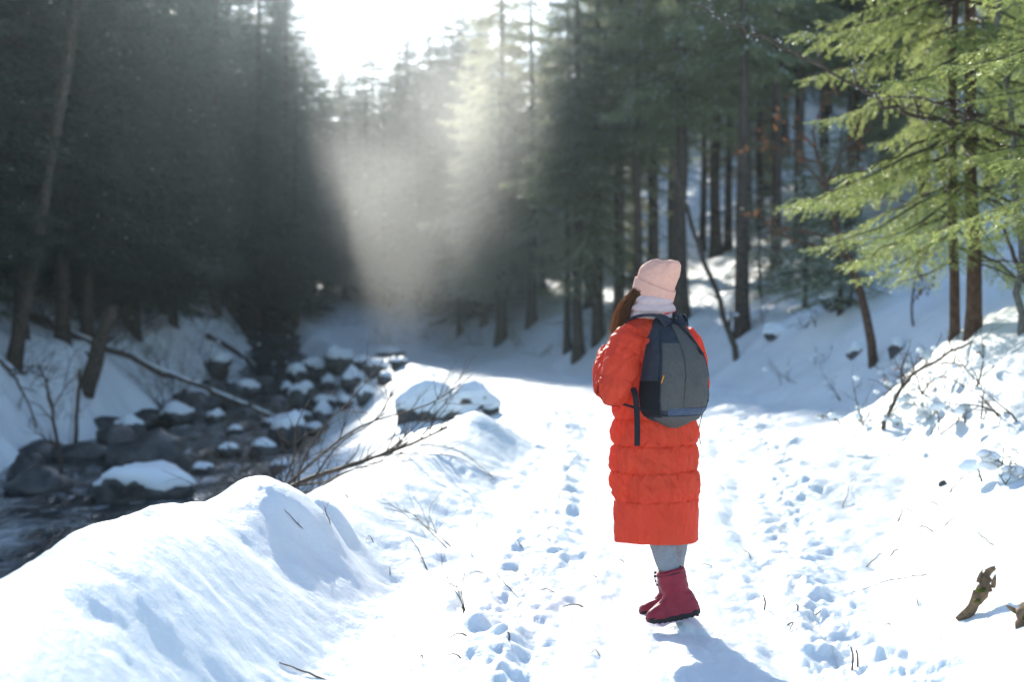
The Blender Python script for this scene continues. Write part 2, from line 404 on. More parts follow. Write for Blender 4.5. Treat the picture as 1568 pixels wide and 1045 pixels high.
    for (fx, fy, an, L, W, D) in prints:
        m = (np.abs(x - fx) < .4) & (np.abs(y - fy) < .5)
        if not m.any(): continue
        X = x[m] - fx; Yy = y[m] - fy; ca, sa = math.cos(an), math.sin(an)
        u = (X * ca + Yy * sa) / W; v = (-X * sa + Yy * ca) / L
        q = np.sqrt(u ** 4 + v ** 4) ** .5
        z[m] += -D * sstep(1.35, .35, q) + D * .35 * np.exp(-((q - 1.35) / .25) ** 2)
    for (lx, ly, lr, lh) in lumps:
        m = (np.abs(x - lx) < lr * 1.5) & (np.abs(y - ly) < lr * 1.5)
        if not m.any(): continue
        q = np.sqrt((x[m] - lx) ** 2 + (y[m] - ly) ** 2) / lr
        z[m] += lh * np.clip(1 - q * q, 0, 1) ** 1.3
    # chain of plough clods and needles pressed flat: very fine grain
    z += sstep(16, 9, y) * .004 * fbm2(x * 30, y * 26, 81, 2)
    return z

# fan-shaped grid, densest where the photograph sees the snow closest
NR, NC = 820, 760
t = np.linspace(0, 1, NR)
ys = np.concatenate([np.linspace(-14, 4.3, 40, endpoint=False), 4.3 * np.exp(np.linspace(0, math.log(190 / 4.3), NR - 40) ** 1.0)])
u = np.linspace(-1, 1, NC)
su = np.sinh(u * 2.6) / np.sinh(2.6)
GX = np.empty((NR, NC)); GY = np.repeat(ys[:, None], NC, 1)
inner = .43 * np.maximum(ys, 4.0)          # half width of the dense part
outer = 26 + .75 * np.maximum(ys, 0)
au = np.abs(u)
for i in range(NR):
    w = np.where(au < .8, inner[i] * au / .8, inner[i] + (outer[i] - inner[i]) * ((au - .8) / .2) ** 2.2 + inner[i] * (au - .8) / .8)
    GX[i] = np.sign(u) * w
GZ = height(GX.ravel(), GY.ravel()).reshape(NR, NC)
# normals from the grid, shared by the pieces so that no seam shows
Pg = np.stack([GX, GY, GZ], -1)
du = np.gradient(Pg, axis=1); dv = np.gradient(Pg, axis=0)
Ng = np.cross(du, dv); Ng /= np.linalg.norm(Ng, axis=2)[..., None]
FQ = grid_faces(NR, NC)
fc = (Pg.reshape(-1, 3)[FQ]).mean(1)
ac = fc[:, 0] - cx(fc[:, 1])
half_l = .62; half_r = .80 + .1 * np.clip(fc[:, 1] - 8, 0, 10)
is_path = (ac > -half_l) & (ac < np.minimum(half_r, pR(fc[:, 1])))
is_bank = (~is_path) & (ac <= -half_l) & (fc[:, 0] > sx(fc[:, 1]) + shw(fc[:, 1]) * .9)
is_left = (~is_path) & (~is_bank) & (ac <= -half_l)
for nm, sel in (('path', is_path), ('snow_bank', is_bank), ('stream_bank', is_left), ('hillside', ~(is_path | is_bank | is_left))):
    fsel = FQ[sel]; idx, inv = np.unique(fsel.ravel(), return_inverse=True)
    mb = MB(); mb.add(Pg.reshape(-1, 3)[idx], inv.reshape(-1, 4))
    o = mb.build(nm, M['snow']); o['kind'] = 'structure'
    o.data.normals_split_custom_set_from_vertices(Ng.reshape(-1, 3)[idx].astype(np.float32).tolist())

def gz(x, y):
    i = np.clip(np.searchsorted(ys, y) - 1, 0, NR - 2)
    f = (y - ys[i]) / (ys[i + 1] - ys[i])
    a = np.interp(x, GX[i], GZ[i]); b = np.interp(x, GX[i + 1], GZ[i + 1])
    return float(a + (b - a) * f)
RAYY = 4.5 * np.exp(np.linspace(0, math.log(150 / 4.5), 900))
def hit(px, py, far=None):
    """ground point seen at photograph pixel (px, py)"""
    Y = RAYY; X = (px - 784) / F * Y; Z = CZ - (py - YH) / F * Y
    H = height(X, Y, False); H = np.where(np.abs(X - sx(Y)) < shw(Y) + .3, np.maximum(H, wz(Y) + rise(Y)), H)
    b = np.nonzero(H >= Z)[0]
    Yh = Y[b[0]] if len(b) else (far or 90.0)
    if far and Yh > far: Yh = far
    xx = (px - 784) / F * Yh
    return np.array([xx, Yh, max(gz(xx, Yh), float(wz(Yh) + rise(Yh)) - .03 if abs(xx - sx(Yh)) < shw(Yh) + .2 else -9)])

# stream
sy = np.concatenate([np.linspace(-14, 50, 260), np.linspace(50.5, 80, 30)])
sl = np.linspace(-1, 1, 60)
SX = sx(sy)[:, None] + sl[None, :] * (shw(sy)[:, None] + 1.0); SY = np.repeat(sy[:, None], 60, 1)
SZ = wz(SY) + rise(SY) + .09 * fbm2(SX * 1.4, SY * 1.0, 90, 4) * sstep(52, 40, SY) - .012 * np.abs(np.sin(SY * .9))
mb = MB(); mb.add(np.stack([SX, SY, SZ], -1), grid_faces(len(sy), 60))
o = mb.build('stream', M['water']); o['kind'] = 'structure'
# ================================================================== vegetation
def grow(mb, p0, d0, L, r0, depth, rg, nseg=7, jit=.16, kids=5, spread=.8, ratio=.5, up=0.0, sides=4, tips=None, tmin=.15):
    pts = [np.array(p0, float)]; d = np.array(d0, float); d /= np.linalg.norm(d)
    for k in range(nseg):
        d = d + rg.randn(3) * jit + np.array([0, 0, up]); d /= np.linalg.norm(d)
        pts.append(pts[-1] + d * L / nseg)
    pts = np.array(pts); rad = r0 * np.linspace(1, .25, len(pts))
    mb.add(*tube(pts, rad, sides if depth > 0 else 3))
    if tips is not None: tips.append(pts)
    if depth <= 0: return pts
    for k in range(kids):
        t = tmin + (1 - tmin) * (k + rg.rand()) / kids
        i = min(int(t * nseg), nseg - 1); f = t * nseg - i
        b = pts[i] * (1 - f) + pts[i + 1] * f
        T = pts[i + 1] - pts[i]; T /= np.linalg.norm(T)
        s = rg.randn(3); s -= T * s.dot(T); s /= np.linalg.norm(s) + 1e-9
        dd = T * math.cos(spread) + s * math.sin(spread)
        grow(mb, b, dd, L * ratio * (1.1 - .5 * t) * (.7 + .6 * rg.rand()), r0 * (1 - .65 * t) * .6, depth - 1, rg, max(4, nseg - 2), jit, max(2, kids - 1), spread, ratio, up, sides, tips, tmin)
    return pts

def diamonds(B, D, W, L, w):
    """leaf-shaped quads: base B, direction D, width vector W"""
    L = np.asarray(L)[..., None]; w = np.asarray(w)[..., None]
    a = B; c = B + D * L; b = B + D * L * .45 + W * w * .5; d = B + D * L * .45 - W * w * .5
    V = np.stack([a, b, c, d], -2).reshape(-1, 3)
    return V, np.arange(len(V)).reshape(-1, 4)

def nrm(a): return a / (np.linalg.norm(a, axis=-1, keepdims=True) + 1e-9)

def conifer(H, base, Rm, seed, whorl=.34, per=6, tw=.075, nstep=.035, nl=.075, nw=.016, droop=.35, trunk_r=.16, dead=True, hole=.12, flat=.25, top=.5, side=None, sprays=.42):
    """-> (trunk mesh builder, limb mesh builder, crown mesh builder); origin at the foot of the trunk"""
    rg = np.random.RandomState(seed)
    tr, lb, cr = MB(), MB(), MB()
    n = 16
    zz = np.linspace(-.35, H, n); wob = np.cumsum(rg.randn(n, 2) * .018, 0)
    pts = np.stack([wob[:, 0], wob[:, 1], zz], 1)
    rad = trunk_r * np.clip(1 - zz / H, .03, 1) ** .75; rad[0] *= 1.5; rad[1] *= 1.06
    V, Fs = tube(pts, rad, 12)
    V = V + (fbm3(V * np.array([9, 9, 2.5]), seed) * .018)[:, None] * nrm(V * np.array([1, 1, 0]))
    tr.add(V, Fs)
    axis = lambda z: np.array([np.interp(z, zz, pts[:, 0]), np.interp(z, zz, pts[:, 1]), z])
    if dead:
        z = .7
        while z < base + .6:
            for k in range(rg.randint(1, 4)):
                a = rg.rand() * 6.283
                dd = np.array([math.cos(a), math.sin(a), -.15 + .25 * rg.randn()])
                grow(lb, axis(z) + dd * trunk_r * .5, dd, .5 + .9 * rg.rand(), .011, 1, rg, 5, .14, 4, .7, .4, -.03, 3)
            z += .22 + .25 * rg.rand()
    z = base
    while z < H - .15:
        t = (z - base) / (H - base)
        Lr = Rm * (1 - t) ** .8 * (.55 + .45 * min(1, (t + .04) * 7)) + .12
        m = per + (1 if rg.rand() < .4 else 0)
        a0 = rg.rand() * 6.283
        for k in range(m):
            if rg.rand() < hole: continue
            a = a0 + k * 6.283 / m + rg.randn() * .22
            L = Lr * (.72 + .5 * rg.rand())
            if side is not None: L *= 1 + side[1] * math.cos(a - side[0])
            zz0 = z + rg.randn() * .08
            h = np.array([math.cos(a), math.sin(a), 0.0]); s = np.array([-math.sin(a), math.cos(a), 0.0])
            ns = 9; u = np.linspace(0, 1, ns)
            pit = .25 * (t - .35) * 1.4
            dz = L * (pit * u - droop * (1 - .55 * t) * u ** 1.4 * (1 - .38 * u ** 3) * 1.2)
            bend = rg.randn() * .12 * L
            pl = axis(zz0)[None] + h * (L * u)[:, None] + s * (bend * u ** 2)[:, None] + np.stack([0 * u, 0 * u, dz], 1)
            pl[1:] += rg.randn(ns - 1, 3) * .015
            lb.add(*tube(pl, (.006 + .014 * L / 2) * np.linspace(1, .15, ns), 4))
            # twigs
            nt = max(4, int(L / tw)); tt = np.linspace(.16, 1.0, nt) + rg.randn(nt) * .012; tt = np.clip(tt, .05, 1)
            tt = np.repeat(tt, 2); sg = np.tile([1.0, -1.0], nt)
            Bp = np.stack([np.interp(tt, u, pl[:, c]) for c in range(3)], 1)
            Tn = nrm(np.stack([np.interp(tt, u, np.gradient(pl[:, c], u)) for c in range(3)], 1))
            tl = sprays * L * np.clip(1.08 - tt, .05, 1) ** .8 * np.clip(tt * 3.0, .3, 1) * (.55 + .7 * rg.rand(len(tt))) + .05
            ang = .95 + .2 * rg.randn(len(tt))
            td = nrm(Tn * np.cos(ang)[:, None] + s[None] * (sg * np.sin(ang))[:, None] + np.stack([rg.randn(len(tt)) * .15, rg.randn(len(tt)) * .15, -.12 - .3 * rg.rand(len(tt)) * (1 + flat)], 1))
            mx = int(np.ceil(tl.max() / nstep)); mx = max(mx, 2)
            q = (np.arange(mx)[None, :] + .5 + rg.rand(len(tt), mx) * .4) * nstep
            ok = q < tl[:, None]
            sag = -(q ** 2) * .25
            C = Bp[:, None] + td[:, None] * q[..., None]; C[..., 2] += sag
            TD = np.broadcast_to(td[:, None], C.shape)[ok]; C = C[ok]
            UPv = np.array([0, 0, 1.0]); S2 = nrm(np.cross(TD, UPv)); U2 = np.cross(S2, TD)
            for sgn in (1, -1):
                aa = .62 + .18 * rg.randn(len(C)); el = (rg.rand(len(C)) - .35) * 1.1
                D = nrm(TD * np.cos(aa)[:, None] + (S2 * (sgn * np.cos(el))[:, None] + U2 * np.sin(el)[:, None]) * np.sin(aa)[:, None])
                Wv = nrm(np.cross(D, U2 + rg.randn(len(C), 3) * .5))
                cr.add(*diamonds(C, D, Wv, nl * (.7 + .6 * rg.rand(len(C))), nw * (.8 + .5 * rg.rand(len(C)))))
            # needles along the branch itself
        z += whorl * (.75 + .5 * rg.rand()) * (1 - .35 * t)
    return tr, lb, cr

protos = {}
def proto(key, bark, needle, **kw):
    tr, lb, cr = conifer(**kw)
    fk = MB(); rg = np.random.RandomState(kw['seed'] + 500); cv = np.concatenate(cr.v); n = 1700 if needle != 'needle_dark' else 120
    B = cv[rg.randint(len(cv), size=n)]; D = nrm(rg.randn(n, 3)); Wv = nrm(np.cross(D, rg.randn(n, 3)))
    fk.add(*diamonds(B, D, Wv, .03 + .05 * rg.rand(n), .02 + .035 * rg.rand(n)))  # white flecks strewn through the crown to imitate backlit sparkle
    protos[key] = (tr.mesh('trunk', M[bark]), lb.mesh('branches', M['twig'], True), cr.mesh('crown', M[needle], False), fk.mesh('sparkle_flecks', M['sparkle_white'], False))
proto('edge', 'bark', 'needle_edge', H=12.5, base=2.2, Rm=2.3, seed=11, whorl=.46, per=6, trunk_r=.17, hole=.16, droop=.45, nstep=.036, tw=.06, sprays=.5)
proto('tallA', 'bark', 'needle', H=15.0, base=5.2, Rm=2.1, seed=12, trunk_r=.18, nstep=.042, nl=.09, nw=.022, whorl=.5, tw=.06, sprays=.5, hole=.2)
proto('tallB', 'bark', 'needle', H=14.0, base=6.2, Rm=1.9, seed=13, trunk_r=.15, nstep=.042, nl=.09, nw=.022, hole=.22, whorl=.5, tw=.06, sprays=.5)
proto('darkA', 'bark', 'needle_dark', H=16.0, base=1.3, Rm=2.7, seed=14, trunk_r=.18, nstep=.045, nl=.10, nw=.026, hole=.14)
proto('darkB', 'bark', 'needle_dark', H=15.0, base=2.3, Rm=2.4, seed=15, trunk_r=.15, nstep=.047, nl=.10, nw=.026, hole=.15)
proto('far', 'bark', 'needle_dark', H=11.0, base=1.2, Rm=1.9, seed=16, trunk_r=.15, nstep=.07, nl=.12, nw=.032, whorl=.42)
proto('young', 'bark', 'needle', H=5.0, base=.5, Rm=1.2, seed=17, trunk_r=.06, nstep=.045, whorl=.24, dead=False)

def tree(key, loc, label, group=None, name='spruce_tree', s=1.0, sz=None, rz=None, lean=(0, 0), cat='tree'):
    t = empty(name, (loc[0], loc[1], loc[2]), random.random() * 6.28 if rz is None else rz)
    t.scale = (s, s, sz or s)
    t.rotation_euler = (lean[0], lean[1], t.rotation_euler[2])
    tag(t, label, cat, group)
    for nm, me in zip(('trunk', 'branches', 'crown', 'sparkle_flecks'), protos[key]):
        if me is None: continue
        o = link(nm, me, t)
        if nm in ('branches', 'sparkle_flecks'): o['kind'] = 'stuff'
    return t
random.seed(5)
FOOT = []      # occupied trunk feet
def place(px, py, key, label, group=None, far=None, **kw):
    p = hit(px, py, far); FOOT.append(p[:2]); return tree(key, p, label, group, **kw)

# --- right-hand stand beside the bend of the path
place(765, 527, 'edge', 'sunlit spruce with boughs reaching low on the mound at the path bend', s=1.0, sz=1.18, rz=1.0)
place(887, 550, 'tallA', 'thick spruce trunk at the foot of the slope where the path bends', s=.8, sz=.84)
place(868, 540, 'tallB', 'slim spruce trunk standing against a thicker one at the path bend', s=.62, sz=.78)
SR = 'spruces of the stand on the right slope'
LR = 'dark straight spruce trunk deep in the stand up the right slope'
LR2 = 'straight spruce trunk in the front row of the stand beyond the backpack'
for (px, py, key, s) in ((918, 522, 'edge', .92), (948, 500, 'tallA', .85), (975, 498, 'tallB', .8), (705, 512, 'far', .68), (740, 500, 'edge', .74), (815, 497, 'edge', .9),
                         (1000, 470, 'tallA', .9), (1098, 392, 'tallA', .95), (1076, 385, 'tallB', .8), (1116, 384, 'tallB', .85), (1225, 372, 'tallA', .9), (1165, 350, 'tallB', .9), (905, 470, 'edge', .9),
                         (1265, 345, 'tallA', .95), (1310, 330, 'tallB', 1.), (1350, 300, 'edge', .9), (1030, 430, 'tallB', .85), (1145, 330, 'edge', .9)):
    t = place(px, py, key, LR, SR, s=s, sz=s)
    if py > 465: t['label'] = LR2; t['group'] = 'front row of the right stand'
place(1045, 492, 'tallA', 'stoutest spruce trunk rising behind the pink hat', s=1.0, sz=.92)
place(1138, 512, 'tallB', 'tall bare spruce trunk beside the thin leaning trunk on the slope', s=.95, sz=.95)
place(1187, 412, 'tallB', 'tall spruce trunk standing above the sun-dappled slope', s=.9, sz=.95)
# --- left side of the stream
proto('pine', 'bark', 'needle_dark', H=15.0, base=7.0, Rm=1.7, seed=18, trunk_r=.135, nstep=.06, nl=.1, nw=.026, hole=.4, whorl=.5)
place(20, 560, 'pine', 'leaning bare trunk on the bank above the long fallen log', rz=0, lean=(0, .17))
LL = 'dark spruce deep in the shaded wood up the slope across the stream'
LL2 = 'dark spruce on the stream-side edge of the shaded wood'
SL = 'spruces of the shaded wood across the stream'
for (px, py, key, s) in ((100, 480, 'darkB', .9), (185, 470, 'darkA', .85), (60, 440, 'darkA', 1.), (265, 500, 'darkB', .85), (330, 480, 'darkA', .9), (395, 500, 'darkB', .8), (440, 490, 'darkA', .85),
                         (150, 400, 'darkA', 1.), (230, 420, 'darkB', 1.), (300, 410, 'darkA', 1.), (370, 430, 'darkB', 1.), (480, 455, 'darkB', .75), (420, 420, 'darkA', .9)):
    t = place(px, py, key, LL, SL, s=s, sz=s)
    if py > 465: t['label'] = LL2; t['group'] = 'spruces edging the shaded wood'
for (px, py, s) in ((395, 445, 1.15), (430, 450, 1.0), (468, 452, .8), (350, 440, 1.15)):
    place(px, py, 'darkB', LL, SL, far=56, s=s, sz=s)
LF = 'distant hazy spruce closing the valley beyond the bend'
SF = 'spruces closing the valley'
for (px, py, s) in ((505, 440, .95), (530, 462, .8), (560, 450, .85), (590, 470, .9), (620, 455, .8), (645, 470, .85), (668, 480, .8), (690, 470, .75), (720, 465, .75), (775, 455, .75), (830, 450, .8), (545, 410, .9), (610, 420, .85), (655, 430, .9)):
    place(px, py, 'far', LF, SF, s=s, sz=s)
rg = np.random.RandomState(23)
def scatter(n, xr, yr, keys, label, group, mind, smin, smax, ok):
    k = 0; tries = 0
    while k < n and tries < n * 60:
        tries += 1
        y = yr[0] + (yr[1] - yr[0]) * rg.rand(); x = xr[0] + (xr[1] - xr[0]) * rg.rand()
        if not ok(x, y): continue
        if min((f[0] - x) ** 2 + (f[1] - y) ** 2 for f in FOOT) < mind ** 2: continue
        FOOT.append((x, y)); s = smin + (smax - smin) * rg.rand()
        tree(keys[rg.randint(len(keys))], (x, y, gz(x, y)), label, group, s=s, sz=s * (.95 + .1 * rg.rand()), rz=rg.rand() * 6.28); k += 1
inview = lambda x, y: abs(x) < .37 * y + 1.5
scatter(62, (-26, -9.3), (20, 62), ['darkA', 'darkB', 'darkA'], LL, SL, 1.7, .85, 1.1, lambda x, y: inview(x, y) and x < float(sx(y) - shw(y)) - 1.6)
scatter(30, (2, 26), (33, 75), ['tallA', 'tallB', 'edge'], LR, SR, 1.6, .85, 1.05, lambda x, y: inview(x, y) and x > float(cx(y) + pR(y)) + 2.5 and x > y * .08)
scatter(60, (-22, 24), (64, 96), ['far'], LF, SF, 1.6, .85, 1.05, lambda x, y: inview(x, y))
scatter(16, (-14, 1), (52, 68), ['far'], LF, SF, 1.3, .72, .92, lambda x, y: -.2 < x / y < -.01 and abs(x - float(cx(y))) > 1.2)
for t in [o for o in col.objects if o.get('label') == LF]:
    q = t.location.x / t.location.y
    if -.14 < q < -.03: t['label'] = 'low hazy spruce in the misty valley gap under the bright sky'; t['group'] = 'spruces in the misty gap'
    elif q >= -.03: t['label'] = 'distant spruce hidden far behind the right stand'; t['group'] = 'spruces far behind the right stand'

for i, (px, Y, s) in enumerate(((497, 62, .92), (522, 68, 1.0), (548, 64, .9), (575, 70, 1.05), (600, 66, .92), (628, 71, 1.08), (655, 65, 1.0), (682, 69, 1.1), (705, 63, 1.0))):
    x = (px - 784) / F * Y
    tree('far', (x, Y, gz(x, Y)), 'low hazy spruce in the misty valley gap under the bright sky', 'spruces in the misty gap', s=s * .92, sz=s)
LY = 'young spruce with low dark boughs on the right slope'
for (px, py, s) in ((1232, 472, .75), (1165, 455, .7), (1288, 482, .8), (1255, 440, .9)):
    place(px, py, 'young', LY, 'young spruces on the right slope', s=s, sz=s * .8)
_ico = {}
def ico(sub):
    if sub not in _ico:
        bm = bmesh.new(); bmesh.ops.create_icosphere(bm, subdivisions=sub, radius=1.0)
        _ico[sub] = (np.array([v.co[:] for v in bm.verts]), np.array([[v.index for v in f.verts] for f in bm.faces])); bm.free()
    return _ico[sub][0].copy(), _ico[sub][1]
def blob(r, rg, rough=.25, sub=2, freq=1.6):
    V, Fc = ico(sub); s = rg.rand() * 100
    return V * (r * (1 + rough * fbm3(V * freq + s, s)))[:, None], Fc
# ================================================================== near plants, logs, stones, twigs
tr, lb, cr = conifer(H=8.5, base=1.5, Rm=2.1, seed=31, whorl=.40, per=6, tw=.048, nstep=.019, nl=.038, nw=.009, droop=.34, trunk_r=.075, dead=True, hole=.32, sprays=.36, flat=0, side=(math.pi, .12))
protos['firA'] = (tr.mesh('trunk', M['bark_red']), lb.mesh('branches', M['twig']), cr.mesh('crown', M['fir'], False), None)
tr, lb, cr = conifer(H=6.5, base=.9, Rm=1.7, seed=33, whorl=.30, per=6, tw=.055, nstep=.021, nl=.04, nw=.0095, droop=.30, trunk_r=.06, dead=True, hole=.3, sprays=.36, flat=0)
protos['firB'] = (tr.mesh('trunk', M['bark_red']), lb.mesh('branches', M['twig']), cr.mesh('crown', M['fir'], False), None)
p = hit(1490, 512)
if not 11 < p[1] < 18: p = np.array([4.54, 14.0, gz(4.54, 14.0)])
tree('firA', p, 'sunlit yellow-green fir with twin reddish trunks on the snowy bank', name='fir_tree', rz=.3)
tree('firB', (p[0] - .12, p[1] + .35, gz(p[0] - .12, p[1] + .35)), 'slender fir trunk growing close behind a reddish twin', name='fir_tree', rz=2.1, s=.9, sz=1.15)
tree('firB', (5.35, 12.0, gz(5.35, 12.0)), 'bright fir bough reaching in beside the pale birch pole', name='fir_tree', rz=4.0, s=1.0, sz=1.0)
tree('firA', (4.75, 10.3, gz(4.75, 10.3)), 'overhanging fir boughs reaching in over the snowy near slope', name='fir_tree', rz=3.6, s=.95, sz=.95)
tree('firA', (6.6, 17.5, gz(6.6, 17.5)), 'fir standing farther up the bank behind the twin trunks', name='fir_tree', rz=1.7, s=.95, sz=.95)

def stick(name, pts, r, matn, label, cat, group=None, n=None, kids=0, seed=0, klen=.3, spread=.7, depth=0, taper=.35, parent=None, sides=7, rough=.0):
    rg = np.random.RandomState(seed + 100)
    q = spline(pts, n or max(6, 4 * len(pts))); mb = MB()
    L = np.linalg.norm(np.diff(q, axis=0), axis=1).sum()
    q[1:-1] += rg.randn(len(q) - 2, 3) * L * .006
    V, Fs = tube(q, r * np.linspace(1, taper, len(q)), sides)
    if rough: V = V + (fbm3(V * 9, seed) * rough)[:, None] * rg.choice([1, 1, 1], 3)
    mb.add(V, Fs)
    for k in range(kids):
        t = .12 + .85 * (k + rg.rand()) / kids; i = min(int(t * (len(q) - 1)), len(q) - 2)
        T = q[i + 1] - q[i]; T /= np.linalg.norm(T) + 1e-9
        s = rg.randn(3); s[2] = abs(s[2]) * .8 + .15; s -= T * s.dot(T); s /= np.linalg.norm(s) + 1e-9
        grow(mb, q[i], T * math.cos(spread) + s * math.sin(spread), klen * L * (.5 + .8 * rg.rand()) * (1.1 - .5 * t), r * (1 - .6 * t) * .55, depth, rg, 6, .13, 4, .7, .45, 0, 4)
    o = mb.build(name, M[matn], parent)
    if label: tag(o, label, cat, group)
    return o
def snow_strip(parent, pts, w, h, seed=0, name='snow_cap'):
    """line of snow lying along the top of a log"""
    q = spline(pts, 26); rg = np.random.RandomState(seed)
    T = nrm(np.gradient(q, axis=0)); S = nrm(np.cross(T, [0, 0, 1.0]))
    a = np.linspace(0, 2 * math.pi, 10, endpoint=False)
    ww = w * (.55 + .6 * vn2(np.arange(26) * .5, np.full(26, seed * 1.7), 3)); ww[[0, -1]] *= .1
    rings = q[:, None] + S[:, None] * (np.cos(a)[None, :, None] * ww[:, None, None]) + np.array([0, 0, 1.0]) * (np.sin(a)[None, :, None] * (ww * h / w)[:, None, None])
    mb = MB(); mb.add(*loft(rings, True, True)); return mb.build(name, M['snow'], parent)

# long log lying across the far bank into the water
A, B = hit(45, 492), hit(425, 640)
A = A + [0, 0, .10]; B = B + [0, 0, -.02]
mid = [A + (B - A) * t for t in (.33, .66)]
for k in mid: k[2] = max(k[2], gz(k[0], k[1]) + .05)
lg = stick('fallen_log', [A, mid[0], mid[1], B], .095, 'bark', 'long bare log sloping down the shaded bank into the stream', 'log', n=18, kids=9, seed=2, klen=.09, spread=1.1, sides=10)
snow_strip(lg, [k + np.array([0, 0, .075]) for k in (A, mid[0], mid[1], B)], .04, .03, 4)
A, B = hit(318, 530), hit(392, 566)
lg = stick('fallen_log', [A + [0, 0, .15], (A + B) / 2 + [0, 0, .2], B + [0, 0, .06]], .10, 'bark', 'short log with snow along its top among rocks at the far bank', 'log', n=10, seed=3)
snow_strip(lg, [A + [0, 0, .23], (A + B) / 2 + [0, 0, .29], B + [0, 0, .14]], .07, .05, 5)
A = hit(130, 600); TIP = P(172, 470, A[1] + .3)
stick('leaning_snag', [A + [0, 0, -.2], (A + TIP) / 2, TIP], .19, 'bark', 'thick broken snag leaning on the shaded bank above the water', 'snag', n=10, seed=4, sides=10, taper=.7, kids=5, klen=.3)
A = hit(112, 690); TIP = P(120, 565, A[1] + .1)
lg = stick('snowy_post', [A + [0, 0, -.2], (A + TIP) / 2, TIP], .08, 'bark', 'upright snow-plastered stub at the foot of the shaded bank', 'stub', n=8, seed=5, taper=.7)
snow_strip(lg, [A + [-.03, -.06, .1], (A + TIP) / 2 + [-.03, -.06, 0], TIP + [-.02, -.04, .05]], .07, .07, 6)
A, B = hit(30, 640), hit(200, 800)
for (a, b, lab, sd) in (((0, 560), (66, 690), 'dead brushwood hanging over the snow at the left bank', 8), ((95, 730), (60, 560), 'thin dead stem bending over the water from the left bank', 9)):
    A = hit(*a); Bq = P(b[0], b[1], A[1] - .6)
    stick('dead_branch', [A, (A + Bq) / 2 + [0, 0, .3], Bq], .035, 'twig', lab, 'branch', seed=sd, kids=9, klen=.4, depth=1)

# leaning thin trunk on the right slope, dead long bough of the fir
A = hit(1128, 550); TIP = P(1052, 330, A[1] + 1.0)
stick('leaning_sapling', [A + [0, 0, -.1], P(1098, 450, A[1] + .4), TIP, P(1030, 240, A[1] + 1.3)], .065, 'bark', 'thin dead trunk leaning left on the slope behind the walker', 'trunk', seed=12, n=14, kids=5, klen=.12, taper=.5)
stick('bare_bough', [P(1590, 195, 13.2), P(1460, 190, 13.0), P(1380, 168, 12.8), P(1300, 128, 12.6), P(1210, 78, 12.5), P(1130, 40, 12.4), P(1060, 5, 12.3)], .022, 'twig', 'long bare bough arching out across the fir foliage', 'bough', seed=13, n=30, kids=16, klen=.12, depth=1, spread=.8)
stick('bare_bough', [P(1590, 215, 12.6), P(1500, 185, 12.4), P(1420, 150, 12.3), P(1350, 150, 12.2)], .016, 'twig', 'short bare bough crossing in front of the twin fir trunks', 'bough', seed=14, n=16, kids=8, klen=.2, depth=1)
stick('pale_pole', [hit(1562, 512) + [0, 0, -.1], P(1560, 380, 12.9), P(1548, 200, 13.), P(1535, 20, 13.1), P(1530, -120, 13.2)], .036, 'bark_pale', 'pale thin birch pole standing beside the fir boughs', 'pole', seed=15, n=16, kids=7, klen=.14, depth=1, taper=.5)
A = hit(1505, 440); A = np.array([5.0, 13.4, gz(5.0, 13.4)])
stick('dead_pole', [P(1590, 470, 13.2), P(1560, 410, 13.1), P(1535, 345, 13.0)], .035, 'twig', 'dark dead pole slanting through the lower fir boughs', 'pole', seed=16)
# red-brown sapling with its dry leaves
def beads(parent, n, seed):
    rg = np.random.RandomState(seed); me = parent.data; co = np.empty(len(me.vertices) * 3, np.float32); me.vertices.foreach_get('co', co); co = co.reshape(-1, 3)
    mb = MB()
    for c in co[rg.randint(len(co), size=n)]:
        V, Fc = ico(1); mb.add(V * (.004 + .007 * rg.rand() ** 2) + c + [0, 0, -.006], Fc)
    o = mb.build('sparkle_beads', M['sparkle_white'], parent); o['kind'] = 'stuff'  # white beads added on the twigs as bright sparkle dots
beads(bpy.data.objects['bare_bough'], 170, 3); beads(bpy.data.objects['bare_bough.001'], 60, 4)
def leaves_on(parent, tips, n, size, matn, rg, name='leaves'):
    mb = MB(); allp = np.concatenate([t[1:] for t in tips])
    idx = rg.randint(len(allp), size=n)
    B = allp[idx] + rg.randn(n, 3) * .02
    D = nrm(rg.randn(n, 3) + np.array([0, 0, -.6])); W = nrm(np.cross(D, rg.randn(n, 3)))
    mb.add(*diamonds(B, D, W, size * (.7 + .6 * rg.rand(n)), size * .55 * (.7 + .5 * rg.rand(n))))
    o = mb.build(name, M[matn], parent, False); o['kind'] = 'stuff'; return o
def leafy(name, base, h, r, matn, label, cat, seed, lean=(0, 0), nleaf=120, size=.06, kids=7, tmin=.4, depth=2, ratio=.42, group=None, up=.02):
    rg = np.random.RandomState(seed); mb = MB(); tips = []
    t = empty(name, base); tag(t, label, cat, group)
    grow(mb, (0, 0, -.08), (lean[0], lean[1], 1), h, r, depth, rg, 9, .09, kids, .85, ratio, up, 6, tips, tmin)
    mb.build('stem', M[matn], t)
    if nleaf: leaves_on(t, tips[1:], nleaf, size, 'beech', rg)
    return t
A = hit(1338, 562); leafy('young_tree', A, 3.6, .075, 'bark_red', 'small tree with a dark reddish stem growing from shaded snow', 'tree', 41, (-.06, 0), 170, .085, 9, .45)
A = hit(1400, 500); leafy('beech_sapling', A + [0, 0, 0], 1.5, .02, 'twig', 'beech sapling holding dry russet leaves beside the fir trunks', 'sapling', 42, (-.25, 0), 230, .075, 9, .25)
A = hit(1300, 470); leafy('beech_sapling', A, 2.3, .03, 'twig', 'taller sapling with a few russet leaves up the shaded slope', 'sapling', 43, (.1, 0), 120, .09, 8, .3)
